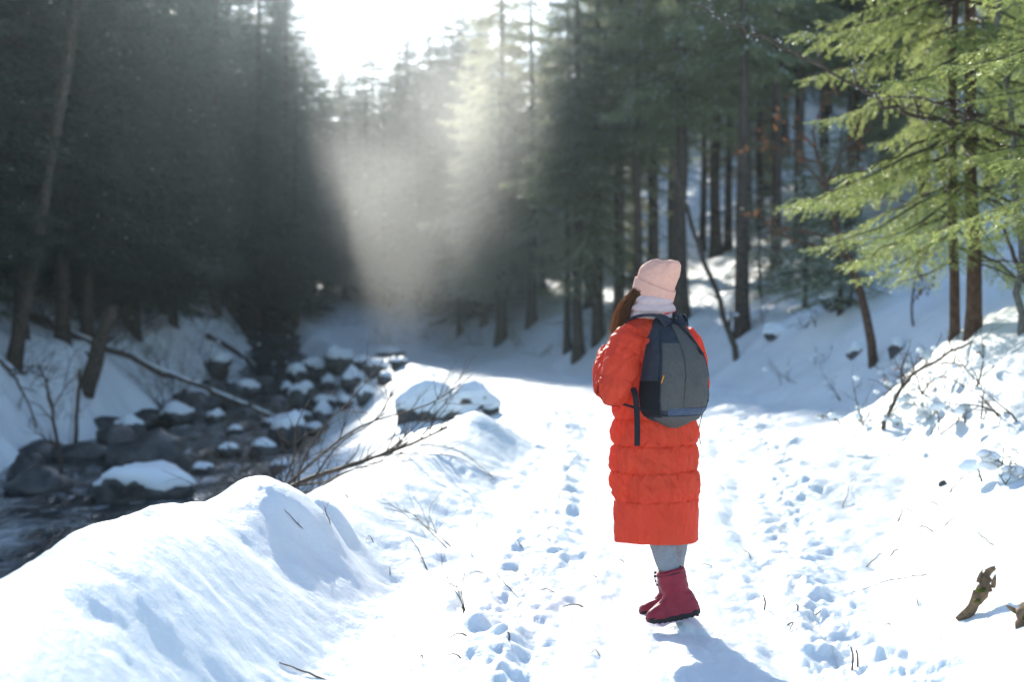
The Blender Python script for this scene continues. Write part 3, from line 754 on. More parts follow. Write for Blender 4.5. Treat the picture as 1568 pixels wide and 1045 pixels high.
# bent branch and snow-laden brush at the foot of the bank
A = hit(1352, 665)
stick('bent_branch', [A, A + [.18, .05, .38], P(1420, 560, A[1] + .1), P(1490, 525, A[1] + .2), P(1560, 500, A[1] + .3)], .022, 'twig', 'bent dead branch arching up the sunlit bank from brush', 'branch', seed=17, n=20, kids=8, klen=.22, depth=1)
def clump(name, base, label, seed, w, h, n, matn='greentwig', snow=10, cat='brush', lean=(0, 0), group=None, L=.55, leafn=0):
    rg = np.random.RandomState(seed); t = empty(name, base); tag(t, label, cat, group); mb = MB(); tips = []
    for k in range(n):
        b = np.array([rg.randn() * w * .4, rg.randn() * w * .4, -.04])
        d = np.array([rg.randn() * .6 + lean[0], rg.randn() * .5 + lean[1], .5 + .7 * rg.rand()])
        grow(mb, b, d, h * (.6 + .7 * rg.rand()), .006 + .006 * rg.rand(), 2, rg, 6, .2, 4, .75, .5, -.02, 3, tips)
    mb.build('stems', M[matn], t)['kind'] = 'stuff'
    if leafn: leaves_on(t, tips, leafn, .05, 'beech', rg)
    if snow:
        sb = MB(); allp = np.concatenate(tips)
        for k in range(snow):
            c = allp[rg.randint(len(allp))]; c = np.array([c[0], c[1], max(.02, c[2] * .7)])
            V, Fc = blob(.03 + .05 * rg.rand() ** 2, rg, .3); V[:, 2] *= .6; sb.add(V + c, Fc)
        sb.build('snow_clumps', M['snow'], t)['kind'] = 'stuff'
    return t
A = hit(1398, 645)
clump('snowy_brush', A + [0, .1, 0], 'low green-brown brush half buried under snow at the bank foot', 51, .5, .42, 14, snow=46, lean=(.3, 0), leafn=14)
A = hit(1540, 740)
clump('snowy_brush', A, 'frosted grey twigs poking through snow on the sunlit slope', 52, .35, .22, 9, snow=16)
A = hit(1380, 610); clump('snowy_brush', A + [.1, .4, .0], 'loose dry brush leaning against the bank under the bent branch', 53, .4, .6, 8, 'twig', 18, lean=(.5, 0), leafn=8)
LB = 'leafless dark brush on the shaded stream bank'; GB = 'brush along the shaded bank'
for i, (px, py, h) in enumerate(((300, 545, 1.3), (365, 520, 1.6), (230, 560, 1.2), (440, 530, 1.2), (255, 600, 1.), (60, 500, 1.3), (420, 560, .9), (520, 500, 1.4), (340, 590, .9), (200, 520, 1.5), (160, 500, 1.4), (400, 500, 1.5))):
    clump('bare_shrub', hit(px, py), LB, 60 + i, .6, h, 11, 'twig', 3, group=GB)
LC = 'small bare shrub at the foot of the tree-lined slope'; GC = 'shrubs below the right stand'
for i, (px, py, h) in enumerate(((835, 548, .7), (800, 530, .6), (1010, 520, .8), (730, 530, .7), (1160, 500, .7), (1240, 500, .8))):
    clump('bare_shrub', hit(px, py), LC, 80 + i, .4, h, 7, 'twig', 2, group=GC)
clump('bare_shrub', hit(600, 528), 'dark thicket where the stream comes out of the wood', 91, .9, 1.5, 16, 'twig', 2)
clump('bare_shrub', hit(660, 522), 'brown thicket beside the far end of the path', 92, .8, 1.3, 14, 'twig', 2)

# the fallen bough in the middle, lying over the stream-side drift
fb = empty('fallen_bough', P(560, 705, 11.8)); tag(fb, 'fallen leafless bough with many thin twigs sprawled over the stream-side drift', 'bough')
mb = MB(); rg = np.random.RandomState(77); o0 = np.array(fb.location)
lines = [([(408, 770, 11.2), (470, 735, 11.5), (560, 706, 12.0), (630, 680, 12.4), (686, 655, 12.7)], .026, 7),
         ([(430, 752, 11.2), (500, 690, 11.6), (560, 650, 12.0), (660, 618, 12.4), (718, 578, 12.6)], .013, 5),
         ([(450, 740, 11.3), (490, 660, 11.4), (540, 610, 11.5), (587, 552, 11.6)], .009, 3),
         ([(590, 694, 12.1), (630, 660, 12.2), (664, 620, 12.3), (690, 573, 12.4)], .008, 3),
         ([(600, 690, 12.2), (650, 650, 12.5), (690, 610, 12.7), (724, 572, 12.9)], .007, 3),
         ([(480, 735, 11.4), (520, 680, 11.8), (580, 640, 12.2), (600, 600, 12.3)], .008, 3),
         ([(560, 705, 12.0), (610, 700, 12.0), (690, 698, 12.0), (760, 735, 12.0)], .006, 3),
         ([(450, 745, 11.2), (540, 730, 11.5), (600, 695, 11.8)], .01, 3),
         ([(640, 680, 12.4), (700, 690, 12.4), (745, 725, 12.2), (756, 755, 12.1)], .005, 2),
         ([(430, 755, 11.1), (450, 700, 11.2), (455, 650, 11.3), (480, 600, 11.4)], .008, 3),
         ([(420, 765, 11.1), (480, 752, 11.2), (560, 735, 11.4), (610, 722, 11.5)], .009, 3)]
for pts, r, kd in lines:
    q = spline([P(*k) for k in pts], 16) - o0
    for j in range(len(q)):
        g = gz(q[j, 0] + o0[0], q[j, 1] + o0[1]) - o0[2] + .012
        q[j, 2] = max(q[j, 2], g)
    mb.add(*tube(q, r * np.linspace(1, .35, 16), 6))
    for k in range(kd * 2):
        i = rg.randint(2, 15); T = nrm(q[i] - q[i - 1]); s = rg.randn(3); s[2] = abs(s[2]) * .7; s -= T * s.dot(T); s = nrm(s)
        grow(mb, q[i], T * .75 + s * .65, .25 + .35 * rg.rand(), r * .3 + .0015, 1, rg, 6, .12, 3, .6, .5, 0, 3)
mb.build('limbs', M['twig'], fb)
for i, (px, py, w, h) in enumerate(((415, 735, .5, 1.0), (445, 700, .5, 1.0), (475, 690, .4, .9))):
    A = np.array([(px - 784) / F * 14.5, 14.5, 0]); A[2] = gz(A[0], 14.5)
    clump('bare_shrub', A, 'dense dark twigs rooted below the drift at the water edge', 95 + i, w, h, 16, 'twig', 0, group='shrubs at the near water edge')

# stones of the stream, each with its own cap of snow
def boulder(px, py, wpx, hpx, label, seed, cap=1.0, group=None, wrap=0.0, Y=None, name='boulder'):
    g = hit(px, py + hpx * .35) if Y is None else P(px, py + hpx * .35, Y)
    Yd = g[1]; r = wpx * .5 / F * Yd; rh = hpx * .5 / F * Yd
    rg = np.random.RandomState(seed)
    t = empty(name, g + [0, 0, 0]); tag(t, label, 'boulder', group)
    V, Fc = blob(1, rg, .5, 3, 1.5); mb = MB()
    S = np.array([r, r * (.8 + .3 * rg.rand()), rh * (1.5 if group else 1.15)])
    LIFT = rh * (.85 if group else .3); mb.add(V * S + [0, 0, LIFT], Fc); mb.build('rock', M['rock'], t)
    if cap:
        V2 = V.copy(); up = V2[:, 2]
        k = sstep(-.05 - wrap, .45 - wrap, up + .5 * fbm3(V2 * 2.4 + seed, seed))
        V2 = V2 * (.90 + .15 * k)[:, None]; V2[:, 2] += .12 * cap * k - .03
        mb = MB(); mb.add(V2 * S + [0, 0, LIFT], Fc); mb.build('snow_cap', M['snow'], t)
    return t
GS = 'snow-capped stones in the stream'; LS = 'dark wet stone with a rounded snow cap in the stream'
for i, (px, py, w, h) in enumerate(((462, 612, 48, 38), (500, 620, 46, 26), (440, 668, 72, 50), (495, 640, 40, 34), (405, 690, 60, 26), (540, 590, 44, 32), (520, 560, 50, 34), (480, 572, 44, 36), (455, 580, 40, 34),
                                    (560, 612, 40, 26), (375, 600, 70, 24), (350, 690, 50, 18), (330, 565, 60, 40), (430, 715, 40, 26), (575, 570, 40, 24), (610, 560, 34, 18), (270, 640, 60, 30), (200, 660, 50, 36), (310, 720, 46, 20), (330, 640, 36, 20), (415, 650, 34, 18), (500, 590, 30, 22), (530, 620, 30, 18), (465, 640, 26, 18), (480, 660, 30, 20), (440, 600, 30, 22), (555, 560, 34, 20), (590, 585, 30, 18), (360, 660, 30, 14))):
    boulder(px, py, w * .82, h * .85, LS, 200 + i, .5 + .4 * random.random(), GS, wrap=-.12) if py > 625 else boulder(px, py, w * .82, h * .85, 'snow-topped stone in the upper stream where it leaves the wood', 200 + i, .5 + .4 * random.random(), 'stones of the upper stream', wrap=-.12)
boulder(225, 735, 150, 70, 'low broad boulder in the stream draped in ragged snow', 231, 1.15)
boulder(235, 690, 130, 70, 'big dark boulder at the far bank bare of snow', 232, 0)
boulder(60, 735, 90, 50, 'dark bare rock under the far bank edge', 233, 0)
boulder(648, 616, 88, 70, 'large boulder wrapped in thick snow beside the fallen bough', 234, 1.3, wrap=.55)
boulder(725, 610, 80, 56, 'sunlit snow-covered boulder beside the path edge', 235, 1.3, wrap=.65)
boulder(600, 540, 42, 18, 'flat dark stone lying on snow at the far end of the stream', 236, .5)
boulder(1187, 508, 36, 24, 'stone with a jutting snow cap on the shaded slope lip', 237, 1.2, wrap=.7)
boulder(1312, 535, 30, 26, 'small stone under a round snow cushion near the reddish sapling', 238, 1.4, wrap=.4)
boulder(1375, 530, 26, 34, 'narrow dark stone sticking out of the slope below the beech leaves', 239, .4)
boulder(1443, 742, 13, 12, 'fist-sized dark stone on the sunlit snow slope', 240, 0)
boulder(1285, 455, 50, 40, 'dark stump-like rock among the trees up the slope', 241, .8, wrap=.2)

# bare rocks along the far waterline, undergrowth on the slope above
rg = np.random.RandomState(19)
for i in range(20):
    y = 17 + 25 * rg.rand() ** .8; x = float(sx(y) - shw(y)) + rg.randn() * .35
    t = empty('waterline_rock', (x, y, float(wz(y)) + .05)); tag(t, 'dark bare rock at the waterline under the shaded bank', 'rock', 'rocks along the far waterline')
    V, Fc = blob(1, rg, .5, 3, 1.6); mb = MB(); mb.add(V * np.array([.25 + .4 * rg.rand(), .3 + .4 * rg.rand(), .16 + .22 * rg.rand()]), Fc); mb.build('rock', M['rock'], t)
uproto = []
for k in range(3): uproto.append(clump('bare_shrub', (-10, 30, 0), 'tangled undergrowth on the shaded slope beneath the spruces', 110 + k, .7, 1.1, 12, 'twig', 0, group='undergrowth of the shaded slope'))
for i in range(34):
    o = uproto[i] if i < 3 else copy_tree(uproto[i % 3])
    y = 19 + 26 * rg.rand(); x = float(sx(y) - shw(y)) - .3 - 4.2 * rg.rand()
    o.location = (x, y, gz(x, y)); o.rotation_euler = (0, 0, rg.rand() * 6.28); o.scale = [.6 + .8 * rg.rand()] * 3

# rotten mossy wood sticking out of the near slope
def driftwood(px, pts, label, seed):
    b = hit(*px); t = empty('rotten_stump', b); tag(t, label, 'stump')
    rg = np.random.RandomState(seed)
    q = spline([P(a[0], a[1], b[1] + a[2]) for a in pts], 22) - b
    rad = np.array([k for k in np.interp(np.linspace(0, 1, 22), np.linspace(0, 1, len(pts)), [a[3] for a in pts])])
    V, Fs = tube(q, rad, 14); V = V + fbm3(V * 22 + seed, seed, 4)[:, None] * nrm(V - q.mean(0)) * .035
    mb = MB(); mb.add(V, Fs)
    for k in range(9):
        i = rg.randint(1, 17); c = q[i] + rg.randn(3) * .018; d = nrm(q[min(i + 4, 21)] - q[i] + rg.randn(3) * .035); L = .03 + .035 * rg.rand()
        mb.add(*tube(np.array([c - d * L * .4, c, c + d * L * .5, c + d * L]), np.array([.008, .010, .007, .001]) * (.6 + .7 * rg.rand()), 5))
    mb.build('wood', M['wood'], t)
    mb = MB()
    for k in range(5):
        c = q[rg.randint(2, 18)] + rg.randn(3) * .012 + [0, -.02, .012]; Vb, Fb = blob(.011 + .010 * rg.rand(), rg, .7, 2, 3); Vb[:, 2] *= .6; mb.add(Vb + c, Fb)
    mb.build('moss', M['moss'], t)['kind'] = 'stuff'
driftwood((1488, 945), [(1468, 950, .02, .016), (1490, 930, 0, .022), (1504, 900, -.02, .020), (1512, 880, -.02, .014), (1524, 870, -.02, .008)], 'jagged rotten wood with moss standing out of the near snow slope', 301)
driftwood((1568, 960), [(1566, 1000, 0, .012), (1569, 965, 0, .03), (1574, 935, 0, .035), (1580, 918, 0, .012)], 'mossy stump end with reddish splinters at the snow edge', 302)

# twigs on the snow
TW = [((582, 783), (640, 800), (692, 838), .0045, 3), ((588, 796), (640, 812), (686, 840), .004, 3), ((628, 830), (640, 850), (655, 874), .004, 2), ((681, 888), (698, 915), (712, 938), .006, 5), ((697, 896), (720, 886), (742, 878), .003, 0),
      ((757, 905), (775, 913), (793, 918), .0035, 2), ((862, 928), (880, 925), (897, 923), .0045, 0), ((428, 1017), (465, 1029), (503, 1044), .0045, 0), ((687, 981), (704, 979), (720, 980), .004, 1), ((684, 1014), (696, 1014), (707, 1014), .004, 0),
      ((436, 784), (450, 790), (464, 799), .003, 1), ((494, 773), (497, 788), (506, 806), .003, 3), ((717, 779), (725, 798), (738, 816), .0035, 2), ((753, 794), (770, 803), (785, 817), .0035, 2), ((677, 763), (657, 792), (668, 815), .003, 2),
      ((628, 769), (643, 785), (657, 812), .003, 3), ((676, 850), (677, 862), (678, 878), .003, 1), ((836, 814), (850, 815), (862, 816), .004, 0), ((771, 873), (790, 878), (809, 880), .003, 1), ((823, 916), (836, 914), (851, 913), .003, 1),
      ((740, 826), (754, 824), (767, 823), .003, 0), ((779, 837), (790, 840), (803, 844), .003, 0), ((720, 846), (724, 855), (732, 862), .003, 0), ((644, 1008), (646, 1012), (648, 1018), .004, 0), ((523, 765), (528, 764), (534, 766), .005, 0),
      ((1311, 733), (1300, 752), (1290, 778), .004, 1), ((1515, 713), (1480, 738), (1446, 763), .005, 3), ((1413, 773), (1426, 773), (1441, 775), .005, 0), ((1397, 785), (1384, 788), (1374, 802), .006, 0), ((1479, 787), (1460, 800), (1441, 814), .004, 1),
      ((1497, 822), (1512, 830), (1532, 845), .004, 0), ((1307, 918), (1370, 895), (1425, 878), .003, 2), ((1350, 852), (1334, 862), (1316, 872), .004, 2), ((1378, 842), (1370, 848), (1362, 853), .006, 1), ((1407, 824), (1418, 820), (1430, 818), .005, 2),
      ((1209, 972), (1214, 966), (1204, 964), .004, 1), ((1402, 921), (1404, 925), (1407, 930), .003, 0), ((1243, 945), (1250, 947), (1258, 944), .003, 1), ((1355, 958), (1360, 957), (1365, 956), .003, 0), ((940, 862), (949, 861), (958, 862), .003, 0),
      ((895, 885), (905, 888), (916, 889), .003, 1), ((1100, 740), (1104, 744), (1110, 748), .003, 0), ((1075, 870), (1082, 872), (1092, 871), .003, 0), ((905, 1005), (912, 1003), (920, 1004), .0025, 0), ((1138, 838), (1146, 846), (1150, 850), .004, 0),
      ((1540, 690), (1552, 700), (1566, 706), .004, 2), ((1450, 690), (1462, 694), (1474, 692), .004, 1), ((1230, 690), (1240, 692), (1250, 690), .004, 0), ((560, 830), (566, 828), (573, 833), .003, 1), ((596, 872), (597, 877), (597, 880), .003, 0)]
LT = 'thin bare twig on the drift left of the walker'; LT2 = 'thin twig lying on the sunlit snow of the right slope'; LT3 = 'short twig trodden flat into the middle of the path'; GT = 'twigs scattered over the snow'
for i, (a, b, c, r, kd) in enumerate(TW):
    pts = [hit(*a), hit(*b), hit(*c)]
    h = (.02 + .05 * random.random()) if kd > 1 else .004
    pts[0][2] += h; pts[1][2] += .012 + h * .5; pts[2][2] -= .004
    stick('twig', pts[::-1], r, 'twig' if i % 3 else 'greentwig', LT if a[0] < 810 else (LT2 if a[0] > 1160 else LT3), 'twig', GT if a[0] < 810 else ('twigs on the right slope' if a[0] > 1160 else 'twigs on the path'), n=9, kids=kd, seed=400 + i, klen=.35, sides=5, taper=.5)
for i, (px, py, h) in enumerate(((1304, 1028, .10), (1312, 1026, .07), (1170, 928, .075), (778, 1000, .04), (1220, 950, .03), (708, 948, .05))):
    A = hit(px, py)
    stick('twig', [A + [0, 0, -.03], A + [.006, 0, h * .5], A + [-.003, 0, h]], .005, 'twig', 'short dark stick standing upright in the snow', 'twig', 'upright sticks in the snow', n=7, kids=2 if i in (2, 5) else 0, seed=460 + i, klen=.5, sides=5, taper=.6)

LQ = 'tuft of thin dry stems poking through snow on the right bank'
for i, (px, py) in enumerate(((1290, 610), (1330, 640), (1430, 600), (1460, 660), (1510, 590), (1540, 640), (1250, 560), (1210, 590), (1370, 590), (1480, 560))):
    clump('dry_tuft', hit(px, py), LQ, 130 + i, .3, .45, 5, 'twig', 4, cat='tuft', group='dry tufts on the right bank', leafn=4 if i % 3 == 0 else 0)
# ================================================================== the walker
TH = R(35)
PX, PY = .675, 6.72
PZ = 0.0
NA = 420
ang = np.linspace(0, 2 * math.pi, NA, endpoint=False)      # 0 = her right (+X), 90 deg = front (+Y)
ca, sa = np.cos(ang), np.sin(ang)
def sell(a, b, n=2.4):
    r = (np.abs(ca / 1.0) ** n + np.abs(sa) ** n) ** (-1.0 / n)
    return a * ca * r, b * sa * r

# body: one continuous mesh grown over a posed skeleton, all joints in place under the clothes
def body_mesh():
    verts, edges, rad = [], [], []
    def v(p, r):
        verts.append(p); rad.append(r); return len(verts) - 1
    def chain(start, items):
        k = start
        for p, r in items:
            j = v(p, r); edges.append((k, j)); k = j
        return k
    pel = v((0, 0, .90), .115)
    chest = chain(pel, [((0, 0, 1.02), .105), ((0, .005, 1.16), .115), ((0, 0, 1.30), .115)])
    neck = chain(chest, [((0, -.005, 1.40), .07), ((0, .005, 1.47), .05)])
    for s, elb, wri in ((-1, (-.255, -.03, 1.145), (-.125, .20, 1.285)), (1, (.21, -.025, 1.145), (.12, .20, 1.285))):
        w = chain(chest, [((s * .16, 0, 1.36), .055), (tuple((np.array((s * .19, -.005, 1.34)) + np.array(elb)) / 2), .045), (elb, .038), (tuple((np.array(elb) + np.array(wri)) / 2), .036), (wri, .026)])
        W = np.array(wri); d = np.array([-s * .55, .30, .45]); d /= np.linalg.norm(d)
        sd = np.cross(d, [0, 1, 0]); sd /= np.linalg.norm(sd)
        palm = chain(w, [(tuple(W + d * .045), .028), (tuple(W + d * .075), .026)])
        for f, (o, L) in enumerate(((-.028, .066), (-.010, .076), (.009, .072), (.027, .056))):
            b = W + d * .085 + sd * o
            chain(palm, [(tuple(b), .0095), (tuple(b + d * L * .4 + np.array([0, -.012, 0])), .009), (tuple(b + d * L * .65 + np.array([0, -.035, 0])), .0085), (tuple(b + d * L * .55 + np.array([0, -.055, 0])), .0075)])
        tb = W + d * .03 + sd * (-.03)
        chain(w, [(tuple(tb), .013), (tuple(tb + d * .03 + sd * -.025 + np.array([0, -.01, 0])), .011), (tuple(tb + d * .055 + sd * -.022 + np.array([0, -.03, 0])), .009)])
    for s, kn, an in ((-1, K1, LEG1), (1, K2, LEG2)):
        chain(pel, [((s * .085, 0, .84), .095), (kn, .045), (tuple(np.array(kn) * .5 + np.array(an) * .5), .038), (an, .030), (tuple(np.array(an) + np.array([0, 0, -.09])), .028)])
    me = bpy.data.meshes.new('person'); me.from_pydata(verts, edges, [])
    o = bpy.data.objects.new('person', me); col.objects.link(o)
    sk = o.modifiers.new('skin', 'SKIN'); sk.use_smooth_shade = True
    for i, r in enumerate(rad): me.skin_vertices[0].data[i].radius = (r, r)
    me.skin_vertices[0].data[pel].use_root = True
    sb = o.modifiers.new('sub', 'SUBSURF'); sb.levels = 1; sb.render_levels = 1
    dg = bpy.context.evaluated_depsgraph_get(); ev = o.evaluated_get(dg); m2 = bpy.data.meshes.new_from_object(ev)
    o.modifiers.clear(); o.data = m2
    return o
def w2l(p):
    """world -> walker's local frame"""
    x, y = p[0] - PX, p[1] - PY; c, s = math.cos(TH), math.sin(TH)
    return np.array([x * c + y * s, -x * s + y * c, p[2] - PZ])
B1 = np.array([.790, 6.60]); B2 = np.array([.785, 6.93])     # ankles on the ground plan
z1 = gz(*B1); z2 = gz(*B2)
LEG1 = tuple(w2l((B1[0] - .033, B1[1], z1 + .165))); LEG2 = tuple(w2l((B2[0] - .01, B2[1], z2 + .165)))
K1 = tuple(w2l((.660, 6.64, .54))); K2 = tuple(w2l((.82, 6.88, .54)))
person = body_mesh()
# head shaped into the same mesh
HC = np.array([.010, .022, 1.575]); HY, HP = R(18), R(16)    # looking further left and up
Rh = np.array(Matrix.Rotation(HY, 3, 'Z') @ Matrix.Rotation(HP, 3, 'X'))
V, Fc = ico(4)
D = V.copy(); hv = V * np.array([.073, .092, .112])
f = np.clip(D[:, 1], 0, 1)
hv[:, 0] *= 1 - .16 * sstep(.1, -.9, D[:, 2]) * f
hv[:, 1] *= 1 - .10 * f * f
def bumpf(c, r): return np.exp(-(((D - nrm(np.array(c))) ** 2).sum(1)) / r ** 2)
hv[:, 1] += .026 * bumpf((0, 1, -.18), .13) + .012 * bumpf((0, 1, .02), .10) + .010 * bumpf((0, 1, -.55), .17) + .012 * bumpf((0, .75, -.85), .2)
for s in (-1, 1):
    hv[:, 1] -= .012 * bumpf((s * .38, 1, .06), .17)
    hv[:, 0] += s * .016 * bumpf((s * 1, -.08, -.05), .16)
hv[:, 1] -= .006 * bumpf((0, 1, -.47), .09)
hv = hv @ Rh.T + HC
bm = bmesh.new(); bm.from_mesh(person.data)
vs = [bm.verts.new(tuple(k)) for k in hv]
for q in Fc: bm.faces.new([vs[i] for i in q]).smooth = True
bm.to_mesh(person.data); bm.free()
person.data.materials.clear(); person.data.materials.append(M['skin'])
person.data.polygons.foreach_set('use_smooth', [True] * len(person.data.polygons))
person.location = (PX, PY, PZ); person.rotation_euler = (0, 0, TH)
tag(person, 'person seen from behind in a long red puffer coat and pink beanie, gazing up', 'person')
for s in (-1, 1):
    V, Fc = ico(3); mb = MB(); mb.add((V * .012 + np.array([s * .030, .076, .006])) @ Rh.T + HC, Fc); mb.build('eye', M['eye'], person)

# ---- coat
zs = np.array([.406, .50, .60, .735, .86, 1.0, 1.10, 1.20, 1.30, 1.37, 1.41, 1.44, 1.465, 1.485])
aa_ = np.array([.203, .203, .205, .208, .210, .205, .197, .195, .200, .192, .165, .125, .095, .088])
bb_ = np.array([.160, .160, .162, .165, .166, .160, .152, .145, .140, .128, .115, .105, .098, .092])
seams = np.array([.385, .60, .735, .86, .985, 1.11, 1.235, 1.36, 1.50])
def puff(z):
    i = np.clip(np.searchsorted(seams, z) - 1, 0, len(seams) - 2)
    t = (z - seams[i]) / (seams[i + 1] - seams[i]); t = np.clip(t, 0, 1)
    return np.sqrt(np.clip(1 - np.abs(2 * t - 1) ** 2.4, 0, 1)) ** .9, i, np.minimum(t, 1 - t) * (seams[i + 1] - seams[i])
nz = 360
Z = np.linspace(.406, 1.485, nz)
rings = np.zeros((nz, NA, 3))
for k, z in enumerate(Z):
    a = np.interp(z, zs, aa_); b = np.interp(z, zs, bb_)
    x, y = sell(a, b, 2.35)
    pf, si, ds = puff(z)
    amp = .015 if z > .60 else .005
    fade = 1 - .75 * sstep(1.36, 1.44, z)
    g = np.exp(-ds / .042) if z > .585 else np.exp(-ds / .02) * (z > .5)
    th = ang * 26 / 6.283
    wr = (vn2(th * 2.6 + 1.1 * np.sin(z * 40), np.full(NA, si * 7.3 + z * 6), 5) - .5) * .017 * g                        # gathers at the seams
    wr += (fbm2(ca * 4 + 3 * sa + z * 3, sa * 4 - z * 5 + si * 3.1, 7, 3)) * .022 * (1 - .4 * g) * (1 if z > .6 else .35)
    diag = fbm2(ang * 3.2 + z * 13, z * 9 - ang * 1.2, 11, 3) * .016 * (1 if z > .6 else .4)
    r = 1 + (amp * (pf - .75) * fade + wr * fade + diag * fade) / .18
    zz = z + .006 * np.sin(ang * 2 + .5) * sstep(.5, .406, z) + .004 * fbm2(ang * 3, np.full(NA, z * 4.0), 12, 2) * (z < 1.3)
    rings[k, :, 0] = x * r; rings[k, :, 1] = y * r - .012 * sstep(.9, .406, z); rings[k, :, 2] = zz
# hem folds inward so that the coat has thickness
inn = rings[:1].copy(); inn[:, :, 0] *= .955; inn[:, :, 1] *= .955; inn2 = inn.copy(); inn2[:, :, 2] += .25
rings = np.concatenate([inn2, inn, rings])
mb = MB(); mb.add(*loft(rings)); coat = mb.build('coat', M['coat'], person)
def sleeve(s, sh, el, wr):
    q = spline([sh, (np.array(sh) + el) / 2 + np.array([s * .02, -.012, .01]), el, (np.array(el) + wr) / 2 + np.array([s * .012, .01, -.012]), wr], 130)
    u = np.linspace(0, 1, 130)
    rad = np.interp(u, [0, .12, .3, .5, .6, .8, .95, 1], [.082, .090, .086, .078, .079, .070, .055, .046])
    T = nrm(np.gradient(q, axis=0)); N = nrm(np.cross(T, [0.3, 1, 0.1])); Bv = np.cross(T, N)
    m = 90; a = np.arange(m) * 2 * math.pi / m
    pf = np.abs(np.sin(u * math.pi * 5.0)) ** .55
    rr = np.zeros((130, m))
    for k in range(130):
        g = math.exp(-abs(math.sin(u[k] * math.pi * 5)) * 3)
        rr[k] = rad[k] * (1 + .10 * (pf[k] - .7)) + (vn2(a * 3.4, np.full(m, int(u[k] * 5) * 3.7), 5 + s) - .5) * .012 * g + fbm2(np.cos(a) * 2 + u[k] * 9, np.sin(a) * 2 - u[k] * 6, 17 + s, 3) * .017
    ring = q[:, None] + rr[..., None] * (np.cos(a)[None, :, None] * N[:, None] + np.sin(a)[None, :, None] * Bv[:, None])
    mb = MB(); mb.add(*loft(ring, True, True)); mb.build('sleeve', M['coat'], coat)
sleeve(-1, (-.135, 0, 1.372), np.array((-.262, -.025, 1.130)), np.array((-.120, .205, 1.290)))
sleeve(1, (.135, 0, 1.372), np.array((.208, -.020, 1.130)), np.array((.115, .205, 1.290)))
# side zip low on the coat
zl = np.array([[-.197 - .018, .085, z] for z in (.62, .72, .80, .92, 1.02)])

# ---- jeans (one mesh, two legs)
mb = MB()
for s, kn, an in ((-1, K1, LEG1), (1, K2, LEG2)):
    top = (s * .088, 0, .86); an2 = np.array(an) + (np.array(kn) - np.array(an)) * .12
    q = spline([top, kn, np.array(kn) * .5 + an2 * .5, an2], 60)
    u = np.linspace(0, 1, 60); rad = np.interp(u, [0, .35, .6, .85, 1], [.088, .066, .058, .051, .046])
    T = nrm(np.gradient(q, axis=0)); N = nrm(np.cross(T, [0, 1, 0])); Bv = np.cross(T, N); a = np.arange(40) * 2 * math.pi / 40
    rr = rad[:, None] + .006 * fbm2(np.cos(a)[None] * 2 + u[:, None] * 11, np.sin(a)[None] * 2 + u[:, None] * 14, 23 + s, 3)
    mb.add(*loft(q[:, None] + rr[..., None] * (np.cos(a)[None, :, None] * N[:, None] + np.sin(a)[None, :, None] * Bv[:, None]), True, True))
mb.build('jeans', M['jeans'], person)

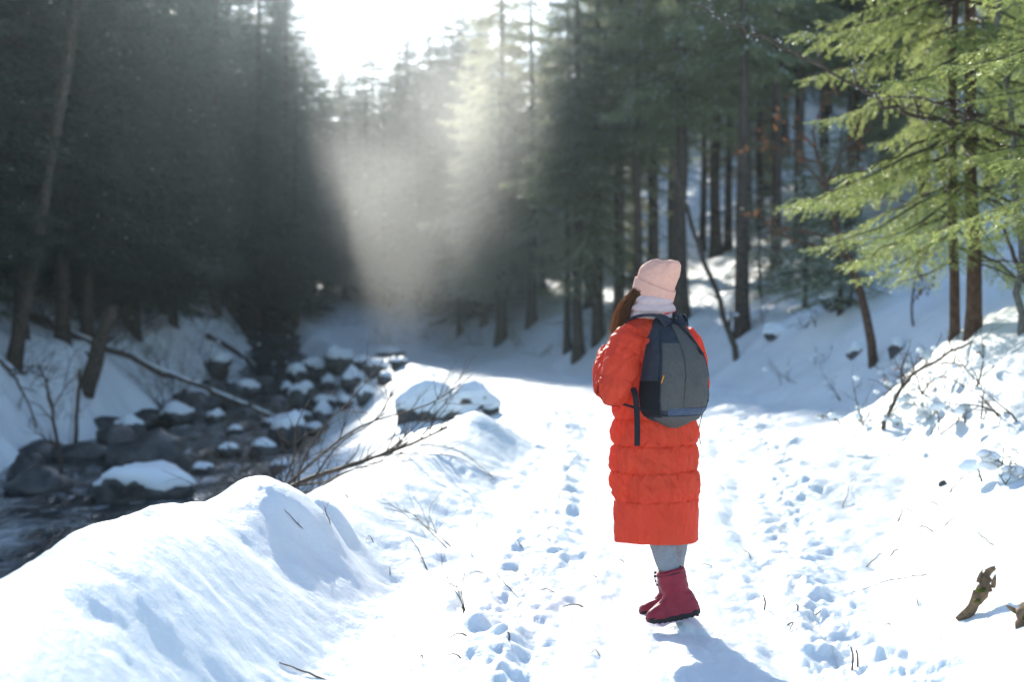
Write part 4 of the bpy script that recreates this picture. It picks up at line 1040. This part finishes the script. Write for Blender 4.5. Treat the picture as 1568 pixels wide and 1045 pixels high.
# ---- boots: local x = forward
def boot(pos, zg, heading, tilt, label):
    t = empty('boot'); t.parent = person
    hz = np.array([.022, .04, .06, .08, .095, .11, .125, .14, .155, .18, .21, .24, .265, .275, .268])
    fr = np.array([.168, .172, .168, .150, .122, .094, .076, .066, .064, .069, .071, .071, .070, .066, .058])
    bk = np.array([.092, .095, .094, .090, .085, .080, .074, .066, .063, .068, .071, .072, .071, .067, .058])
    hw = np.array([.050, .052, .052, .051, .050, .050, .052, .051, .052, .058, .061, .062, .061, .058, .050])
    n = 90; z = np.concatenate([np.linspace(.022, .27, n), [.266, .258]])
    zi = np.concatenate([np.linspace(.022, .275, n), [.275, .275]])
    a = np.arange(64) * 2 * math.pi / 64; c, s = np.cos(a), np.sin(a)
    rr = []
    for k, zz in enumerate(z):
        q = zi[k]
        f, b, w = np.interp(q, hz, fr), np.interp(q, hz, bk), np.interp(q, hz, hw)
        if k >= n: f, b, w = f * (.93 - .03 * (k - n)), b * (.93 - .03 * (k - n)), w * (.93 - .03 * (k - n))
        e = 2.5; r = (np.abs(c) ** e + np.abs(s) ** e) ** (-1 / e)
        x = np.where(c > 0, f, b) * c * r; y = w * s * r * (1 + .10 * np.clip(x - .05, 0, 1) / .12 * (zz < .08) - .35 * np.clip((x + .0) / .17, 0, 1) * 0)
        wr = .0035 * fbm2(c * 3 + zz * 30, s * 3 - zz * 55, 29, 3) + .004 * fbm2(a * 5, np.full(64, zz * 18), 31, 2) * np.exp(-((zz - .137) / .03) ** 2) * 2
        rr.append(np.stack([x * (1 + wr / .06), y * (1 + wr / .06), np.full(64, zz) + .004 * fbm2(c * 2, s * 2 + zz, 33, 2) * (zz > .2)], 1))
    up = MB(); up.add(*loft(np.array(rr), True, False)); o1 = up.build('upper', M['boot'], t)
    ol = rr[0]; so = MB(); ss = []
    for zz, k in ((.006, .93), (.006, .99), (.012, 1.02), (.028, 1.035), (.036, 1.02), (.036, .95)):
        q = ol * [1, 1, 0] * k; q[:, 2] = zz + .016 * np.clip(q[:, 0] / .17, 0, 1) ** 2; ss.append(q)
    so.add(*loft(np.array(ss), True, True))
    for x in np.linspace(-.075, .14, 9):
        hwid = .038 if x < .12 else .028
        bx = np.array([[x + dx, dy, dz + .016 * max(x / .17, 0) ** 2] for dx in (-.007, .007) for dy in (-hwid, hwid) for dz in (.001, .008)])
        so.add(bx, np.array([[0, 1, 3, 2], [4, 6, 7, 5], [0, 4, 5, 1], [2, 3, 7, 6], [0, 2, 6, 4], [1, 5, 7, 3]]))
    so.build('sole', M['rubber'], t)
    # drawcord and toggle at the top, stitched band over the instep
    cd = MB(); q = np.array([[.073 * math.cos(k) * 1.0, .064 * math.sin(k), .250] for k in np.linspace(-2.4, 2.4, 30)]); cd.add(*tube(q, .0022, 5))
    q = np.array([[.074, .004, .252], [.084, .006, .235], [.080, .008, .205]]); cd.add(*tube(spline(q, 8), .002, 5))
    Vb, Fb = blob(.008, np.random.RandomState(3), .1); cd.add(Vb + [.079, .004, .25], Fb); Vb, Fb = blob(.006, np.random.RandomState(4), .1); cd.add(Vb + [.080, .008, .203], Fb)
    cd.build('drawcord', M['rubber'], t)
    tg = MB(); bx = np.array([[.010 + dx, .0535 * sg + dy, .100 + dz] for dx in (-.006, .006) for dy in (-.002, .001) for dz in (-.002, .002) for sg in (-1,)])
    tg.add(bx, np.array([[0, 1, 3, 2], [4, 6, 7, 5], [0, 4, 5, 1], [2, 3, 7, 6], [0, 2, 6, 4], [1, 5, 7, 3]])); tg.build('logo_tag', M['scarf'], t)
    wp = w2l((pos[0], pos[1], zg))
    t.location = wp; t.rotation_euler = (0, tilt, heading - TH); t.scale = (.95, .95, .88)
    t['label'] = label
    return t
boot(B1, z1 + .028, R(178), R(14), 'dark red winter boot with its heel raised')
boot(B2, z2 + .004, R(178), R(3), 'dark red winter boot planted flat behind the other')

# ---- scarf wound round the neck
nz = 60; rings = []
for k in range(nz):
    u = k / (nz - 1)
    z = 1.437 + .135 * u
    r0 = np.interp(u, [0, .15, .45, .75, 1], [.088, .100, .098, .086, .070])
    x, y = sell(r0, r0 * 1.02, 2.1)
    fold = .010 * np.abs(np.sin(math.pi * (u * 3.2 + .22 * np.sin(ang + 1.0) + .12 * np.sin(2 * ang)))) ** .6 + .006 * fbm2(ca * 2.5, sa * 2.5 + u * 5, 37, 3)
    r = 1 + fold / .09
    rings.append(np.stack([x * r - .004, y * r + .005 + .012 * u, z + .010 * np.sin(ang + .6) * (1 - u * .3) + 0 * x], 1))
mb = MB(); mb.add(*loft(np.array(rings), False, False)); mb.build('scarf', M['scarf'], person)

# ---- beanie: rings along a tilted axis, folded cuff, slouching gathered top
def hat_pt(x, y, z): return np.stack([x, y, z], -1) @ Rh.T + HC
nz = 90; rings = []
hat = empty('hat'); hat.parent = person
for k in range(nz):
    u = k / (nz - 1)
    z = .005 + .158 * u
    r0 = np.interp(u, [0, .15, .35, .55, .7, .82, .91, .96, 1], [.093, .0955, .097, .096, .090, .078, .059, .038, .004])
    zz = np.interp(u, [0, .8, .92, 1], [.005, .150, .166, .160])
    x, y = sell(r0 * .92, r0 * .99, 2.05)
    cre = sstep(.50, .85, u) * (1 - .6 * sstep(.93, 1, u))
    fold = -.011 * cre * (np.abs(np.sin(ang * 2 + .5)) ** 8 + .6 * np.abs(np.sin(ang * 2.0 + 1.6 + u)) ** 6) + .004 * fbm2(ca * 2 + 1, sa * 2 + u * 4, 41, 3)
    r = 1 + fold / .08
    lean = -.034 * sstep(.25, 1, u) * u
    dip = -.010 * sstep(.85, 1, u) * 0
    rings.append(hat_pt(x * r + .008 * u, y * r + lean, zz + .012 * sa * (1 - u) * 1.0 + .010 * (-sa) * sstep(.3, .9, u) + dip + .004 * np.sin(3 * ang + 1) * cre))
mb = MB(); mb.add(*loft(np.array(rings), False, True)); mb.build('crown', M['hat'], hat)
rings = []
for k, (z, o) in enumerate(((.046, .0008), (.048, .005), (.044, .0085), (.03, .0095), (.005, .009), (-.012, .008), (-.020, .0055), (-.022, .001), (-.014, -.004), (.01, -.005))):
    r0 = .0958 + o; x, y = sell(r0 * .92, r0 * .99, 2.05)
    w = .002 * fbm2(ca * 3, sa * 3 + z * 30, 43, 2) / .09
    rings.append(hat_pt(x * (1 + w), y * (1 + w), z + .012 * sa + .004 * np.sin(ang * 2 + 1)))
mb = MB(); mb.add(*loft(np.array(rings))); mb.build('cuff', M['hat'], hat)

# ---- hair falling in front of her left shoulder
mb = MB(); rg = np.random.RandomState(9)
for k in range(230):
    a = R(118 + 66 * rg.rand()); r = .078 + .014 * rg.rand()
    p0 = (np.array([r * math.cos(a), r * 1.1 * math.sin(a), .0 + .02 * rg.rand()]) @ Rh.T) + HC
    sp = rg.randn(3) * np.array([.015, .017, .014])
    p1 = np.array([-.098, .060, 1.52]) + sp * 1.0 + (p0 - HC) * .12; p2 = np.array([-.118, .085, 1.455]) + sp * 1.5; p3 = np.array([-.112, .118, 1.37 - .09 * rg.rand()]) + sp * 1.8
    mb.add(*tube(spline([p0, p1, p2, p3], 12), np.linspace(.0019, .0006, 12), 3))
# back of the head under the hat
for k in range(260):
    a = R(118 + 250 * rg.rand()); r = .075 + .010 * rg.rand()
    p0 = (np.array([r * math.cos(a), r * 1.12 * math.sin(a), .02]) @ Rh.T) + HC; p1 = p0 * .98 + np.array([0, 0, -.05]); p1[:2] = p0[:2] * .93; p2 = p1 + [0, 0, -.045]; p2[:2] *= .93
    mb.add(*tube(spline([p0, p1, p2], 6), np.linspace(.003, .002, 6), 3))
mb.build('hair', M['hair'], person)

# ================================================================== backpack (worn, but a thing of its own)
bp = empty('backpack', (PX - .018, PY - .012, PZ), TH)
tag(bp, 'charcoal and navy roll-top backpack worn on the red coat', 'backpack')
bz = np.array([.935, .955, .985, 1.03, 1.10, 1.18, 1.26, 1.33, 1.39, 1.43, 1.455])
bw = np.array([.022, .072, .120, .150, .160, .154, .138, .115, .090, .070, .050])
bd = np.array([.030, .085, .135, .165, .180, .182, .168, .140, .105, .075, .045])
BACK = -.112
def pack_pt(z, a, grow=0.0):
    """a: 0 = her right, pi/2 = away from her back"""
    w = np.interp(z, bz, bw) + grow; d = np.interp(z, bz, bd) + grow
    c, s = np.cos(a), np.sin(a); n = 2.9
    r = (np.abs(c) ** n + np.abs(s) ** n) ** (-1 / n)
    x = w * c * r; y = np.where(s > 0, d * s * r, .03 * s * r)
    back = BACK + .03 * sstep(1.25, 1.45, z)
    wob = .010 * fbm2(x * 14 + 3, z * 9, 47, 3) + .006 * fbm2(x * 30, z * 16 + x * 20, 48, 3)
    vee = .012 * np.exp(-((z - .96) / .02) ** 2) * np.abs(c)
    return np.stack([x, back - y * (1 + wob / .15) , z + vee * 1.0], -1)
def pack_piece(name, matn, z0, z1, a0, a1, g, nz=60, na=60, closed=False):
    z = np.linspace(z0, z1, nz); a = np.linspace(a0, a1, na, endpoint=not closed)
    Zg, Ag = np.meshgrid(z, a, indexing='ij')
    V = pack_pt(Zg.ravel(), Ag.ravel(), g).reshape(nz, na, 3)
    mb = MB()
    if closed: mb.add(*loft(V, True, True))
    else:
        V0 = pack_pt(Zg.ravel(), Ag.ravel(), g - .006).reshape(nz, na, 3)
        # turned edges give the panel thickness
        ring = lambda W: np.concatenate([W[0], W[1:, -1], W[-1, ::-1][1:], W[::-1, 0][1:-1]])
        mb.add(V, grid_faces(nz, na)); mb.add(loft(np.stack([ring(V), ring(V0)]))[0], [grid_faces(2, len(ring(V)), True)])
    return mb.build(name, M[matn], bp)
pi = math.pi
pack_piece('shell', 'packnavy', .935, 1.455, 0, 2 * pi, 0, 110, 120, True)
pack_piece('front_panel', 'packgrey', 1.045, 1.425, .23 * pi, .60 * pi, .004)
pack_piece('front_panel', 'packgrey', 1.035, 1.34, .605 * pi, .80 * pi, .0035)
pack_piece('bottom_band', 'packblue', 1.010, 1.043, .20 * pi, .74 * pi, .005, 20, 60)
pack_piece('bottom_panel', 'packgrey', .945, 1.007, .10 * pi, .88 * pi, .004, 24, 60)
pack_piece('side_pocket', 'packblack', 1.00, 1.165, .80 * pi, 1.06 * pi, .007, 40, 30)
pack_piece('side_panel', 'packnavy', 1.17, 1.40, .82 * pi, 1.03 * pi, .004, 40, 30)
pack_piece('side_pocket', 'packblack', 1.00, 1.165, -.06 * pi, .19 * pi, .007, 40, 30)
def seam_line(zs_, as_, r, matn, name):
    q = np.array([pack_pt(np.array([z]), np.array([a]), .005)[0] for z, a in zip(zs_, as_)])
    mb = MB(); mb.add(*tube(spline(q, 40), r, 6)); return mb.build(name, M[matn], bp)
seam_line(np.linspace(1.045, 1.425, 14), np.linspace(.602, .585, 14) * pi, .0028, 'packgrey', 'seam')
seam_line(np.linspace(1.04, 1.42, 14), np.linspace(.225, .30, 14) * pi, .003, 'packnavy', 'seam')
seam_line(np.linspace(1.00, 1.39, 14), np.full(14, .80) * pi, .003, 'packnavy', 'seam')
seam_line(np.full(16, 1.008), np.linspace(.1, .9, 16) * pi, .0028, 'packnavy', 'seam')
# folded roll-top flap hanging over the right of the panel
mb = MB(); n = 26
Zg, Ug = np.meshgrid(np.linspace(0, 1, n), np.linspace(0, 1, n), indexing='ij')
za = 1.452 - .165 * Zg; w0 = .50 - .12 * Zg; w1 = .26 + .05 * Zg
tip = Zg
aa = (w0 + (w1 - w0) * Ug) * (1 - tip) + (.33 + (Ug - .5) * .05) * tip
V = pack_pt(za.ravel(), aa.ravel() * pi, .010).reshape(n, n, 3)
V[:, :, 1] -= (.010 * np.sin(Ug * pi) * (1 - Zg) + .006)
mb.add(V, grid_faces(n, n)); mb.add(V + [0, .008, 0], grid_faces(n, n)[:, ::-1])
mb.build('flap', M['packnavy'], bp)
# zip puller
q = np.array([pack_pt(np.array([z]), np.array([a * pi]), .008)[0] for z, a in ((1.195, .775), (1.175, .785), (1.16, .792))])
mb = MB(); mb.add(*tube(spline(q, 8), .0030, 6)); mb.build('zip_pull', M['orange'], bp)
# small stitched label upper right
q = np.array([pack_pt(np.array([z]), np.array([a * pi]), .007)[0] for z, a in ((1.40, .30), (1.385, .285))])
mb = MB(); mb.add(*tube(spline(q, 6), .004, 6)); mb.build('cord_lock', M['coat'], bp)
def strap(name, pts, w, th, matn='webbing', wdir=(1, 0, 0)):
    q = spline(pts, 40); T = nrm(np.gradient(q, axis=0))
    Wd = np.array(wdir, float)[None] - T * (T @ np.array(wdir, float))[:, None]; Wd = nrm(Wd); Nn = np.cross(T, Wd)
    ring = np.stack([q + Wd * w / 2 + Nn * th / 2, q - Wd * w / 2 + Nn * th / 2, q - Wd * w / 2 - Nn * th / 2, q + Wd * w / 2 - Nn * th / 2], 1)
    mb = MB(); mb.add(*loft(ring, True, True)); return mb.build(name, M[matn], bp, False)
# shoulder straps: from the top of the pack over the shoulders, down the chest and back under the arms
for s in (-1, 1):
    strap('shoulder_strap', [(s * .045, -.175, 1.425), (s * .062, -.145, 1.460), (s * .076, -.095, 1.468), (s * .080, -.03, 1.464), (s * .080, .05, 1.440), (s * .088, .115, 1.37), (s * .105, .158, 1.25), (s * .140, .165, 1.12)], .052, .012, 'packnavy')
    strap('lower_strap', [(s * .140, .167, 1.12), (s * .215, .06, 1.08), (s * .205, -.09, 1.05), (s * .15, -.16, 1.03)], .011, .003, wdir=(0, 0, 1))
# haul loop
strap('haul_loop', [(-.035, -.205, 1.440), (-.025, -.190, 1.470), (.0, -.180, 1.478), (.028, -.190, 1.470), (.040, -.205, 1.438)], .018, .004, wdir=(0, 1, .3))
# loose ends of webbing
strap('strap_tail', [(-.200, -.105, 1.135), (-.209, -.135, 1.09), (-.213, -.150, 1.00), (-.212, -.150, .93), (-.210, -.146, .872)], .026, .0025, wdir=(.8, -.6, 0))
strap('strap_tail', [(.170, -.17, 1.06), (.200, -.13, .99), (.212, -.10, .93), (.226, -.09, .875), (.232, -.088, .853)], .014, .0025, wdir=(.6, .8, 0))
strap('compression_strap', [(.128, -.255, 1.075), (.162, -.20, 1.06), (.166, -.15, 1.05)], .012, .003, wdir=(0, 0, 1))
# ================================================================== the air
hz = MB()
hx0, hx1, hy0, hy1, hz0, hz1 = -200., 200., -30., 200., -3.5, 46.
hz.add([(x, y, z) for x in (hx0, hx1) for y in (hy0, hy1) for z in (hz0, hz1)], np.array([[0, 1, 3, 2], [4, 6, 7, 5], [0, 4, 5, 1], [2, 3, 7, 6], [0, 2, 6, 4], [1, 5, 7, 3]]))
hm = bpy.data.materials.new('haze'); hm.use_nodes = True
nt = hm.node_tree; nt.nodes.remove(nt.nodes['Principled BSDF'])
pv = nt.nodes.new('ShaderNodeVolumePrincipled'); pv.inputs['Density'].default_value = 0.00042; pv.inputs['Anisotropy'].default_value = 0.86
pv.inputs['Color'].default_value = (.72, .89, 1.0, 1)
nt.links.new(pv.outputs[0], nt.nodes['Material Output'].inputs['Volume'])
hb = hz.build('haze', hm, None, False); hb['kind'] = 'stuff'

MIST = 0.030
# sunlit mist drifting over the stream where the path bends
V, Fc = ico(4)
mb = MB(); mb.add(V, Fc)
mm = bpy.data.materials.new('mist'); mm.use_nodes = True
nt = mm.node_tree; nt.nodes.remove(nt.nodes['Principled BSDF'])
pv = nt.nodes.new('ShaderNodeVolumePrincipled'); pv.inputs['Anisotropy'].default_value = 0.6; pv.inputs['Color'].default_value = (.96, .97, .97, 1)
tc = nt.nodes.new('ShaderNodeTexCoord'); ln = nt.nodes.new('ShaderNodeVectorMath'); ln.operation = 'LENGTH'
nt.links.new(tc.outputs['Object'], ln.inputs[0])
mr = nt.nodes.new('ShaderNodeMapRange'); mr.interpolation_type = 'SMOOTHSTEP'
mr.inputs['From Min'].default_value = 1.0; mr.inputs['From Max'].default_value = 0.15; mr.inputs['To Min'].default_value = 0; mr.inputs['To Max'].default_value = 1
nt.links.new(ln.outputs['Value'], mr.inputs['Value'])
nz = nt.nodes.new('ShaderNodeTexNoise'); nz.inputs['Scale'].default_value = 1.7; nz.inputs['Detail'].default_value = 2
nt.links.new(tc.outputs['Object'], nz.inputs['Vector'])
mr2 = nt.nodes.new('ShaderNodeMapRange'); mr2.inputs['From Min'].default_value = .38; mr2.inputs['From Max'].default_value = .68
nt.links.new(nz.outputs['Fac'], mr2.inputs['Value'])
mu = nt.nodes.new('ShaderNodeMath'); mu.operation = 'MULTIPLY'; nt.links.new(mr.outputs[0], mu.inputs[0]); nt.links.new(mr2.outputs[0], mu.inputs[1])
mu2 = nt.nodes.new('ShaderNodeMath'); mu2.operation = 'MULTIPLY'; mu2.inputs[1].default_value = MIST; nt.links.new(mu.outputs[0], mu2.inputs[0])
nt.links.new(mu2.outputs[0], pv.inputs['Density'])
nt.links.new(pv.outputs[0], nt.nodes['Material Output'].inputs['Volume'])
mist = mb.build('mist', mm, None, True); mist['kind'] = 'stuff'
mist.location = P(690, 250, 37.0); mist.scale = (6.4, 8.5, 7.0)
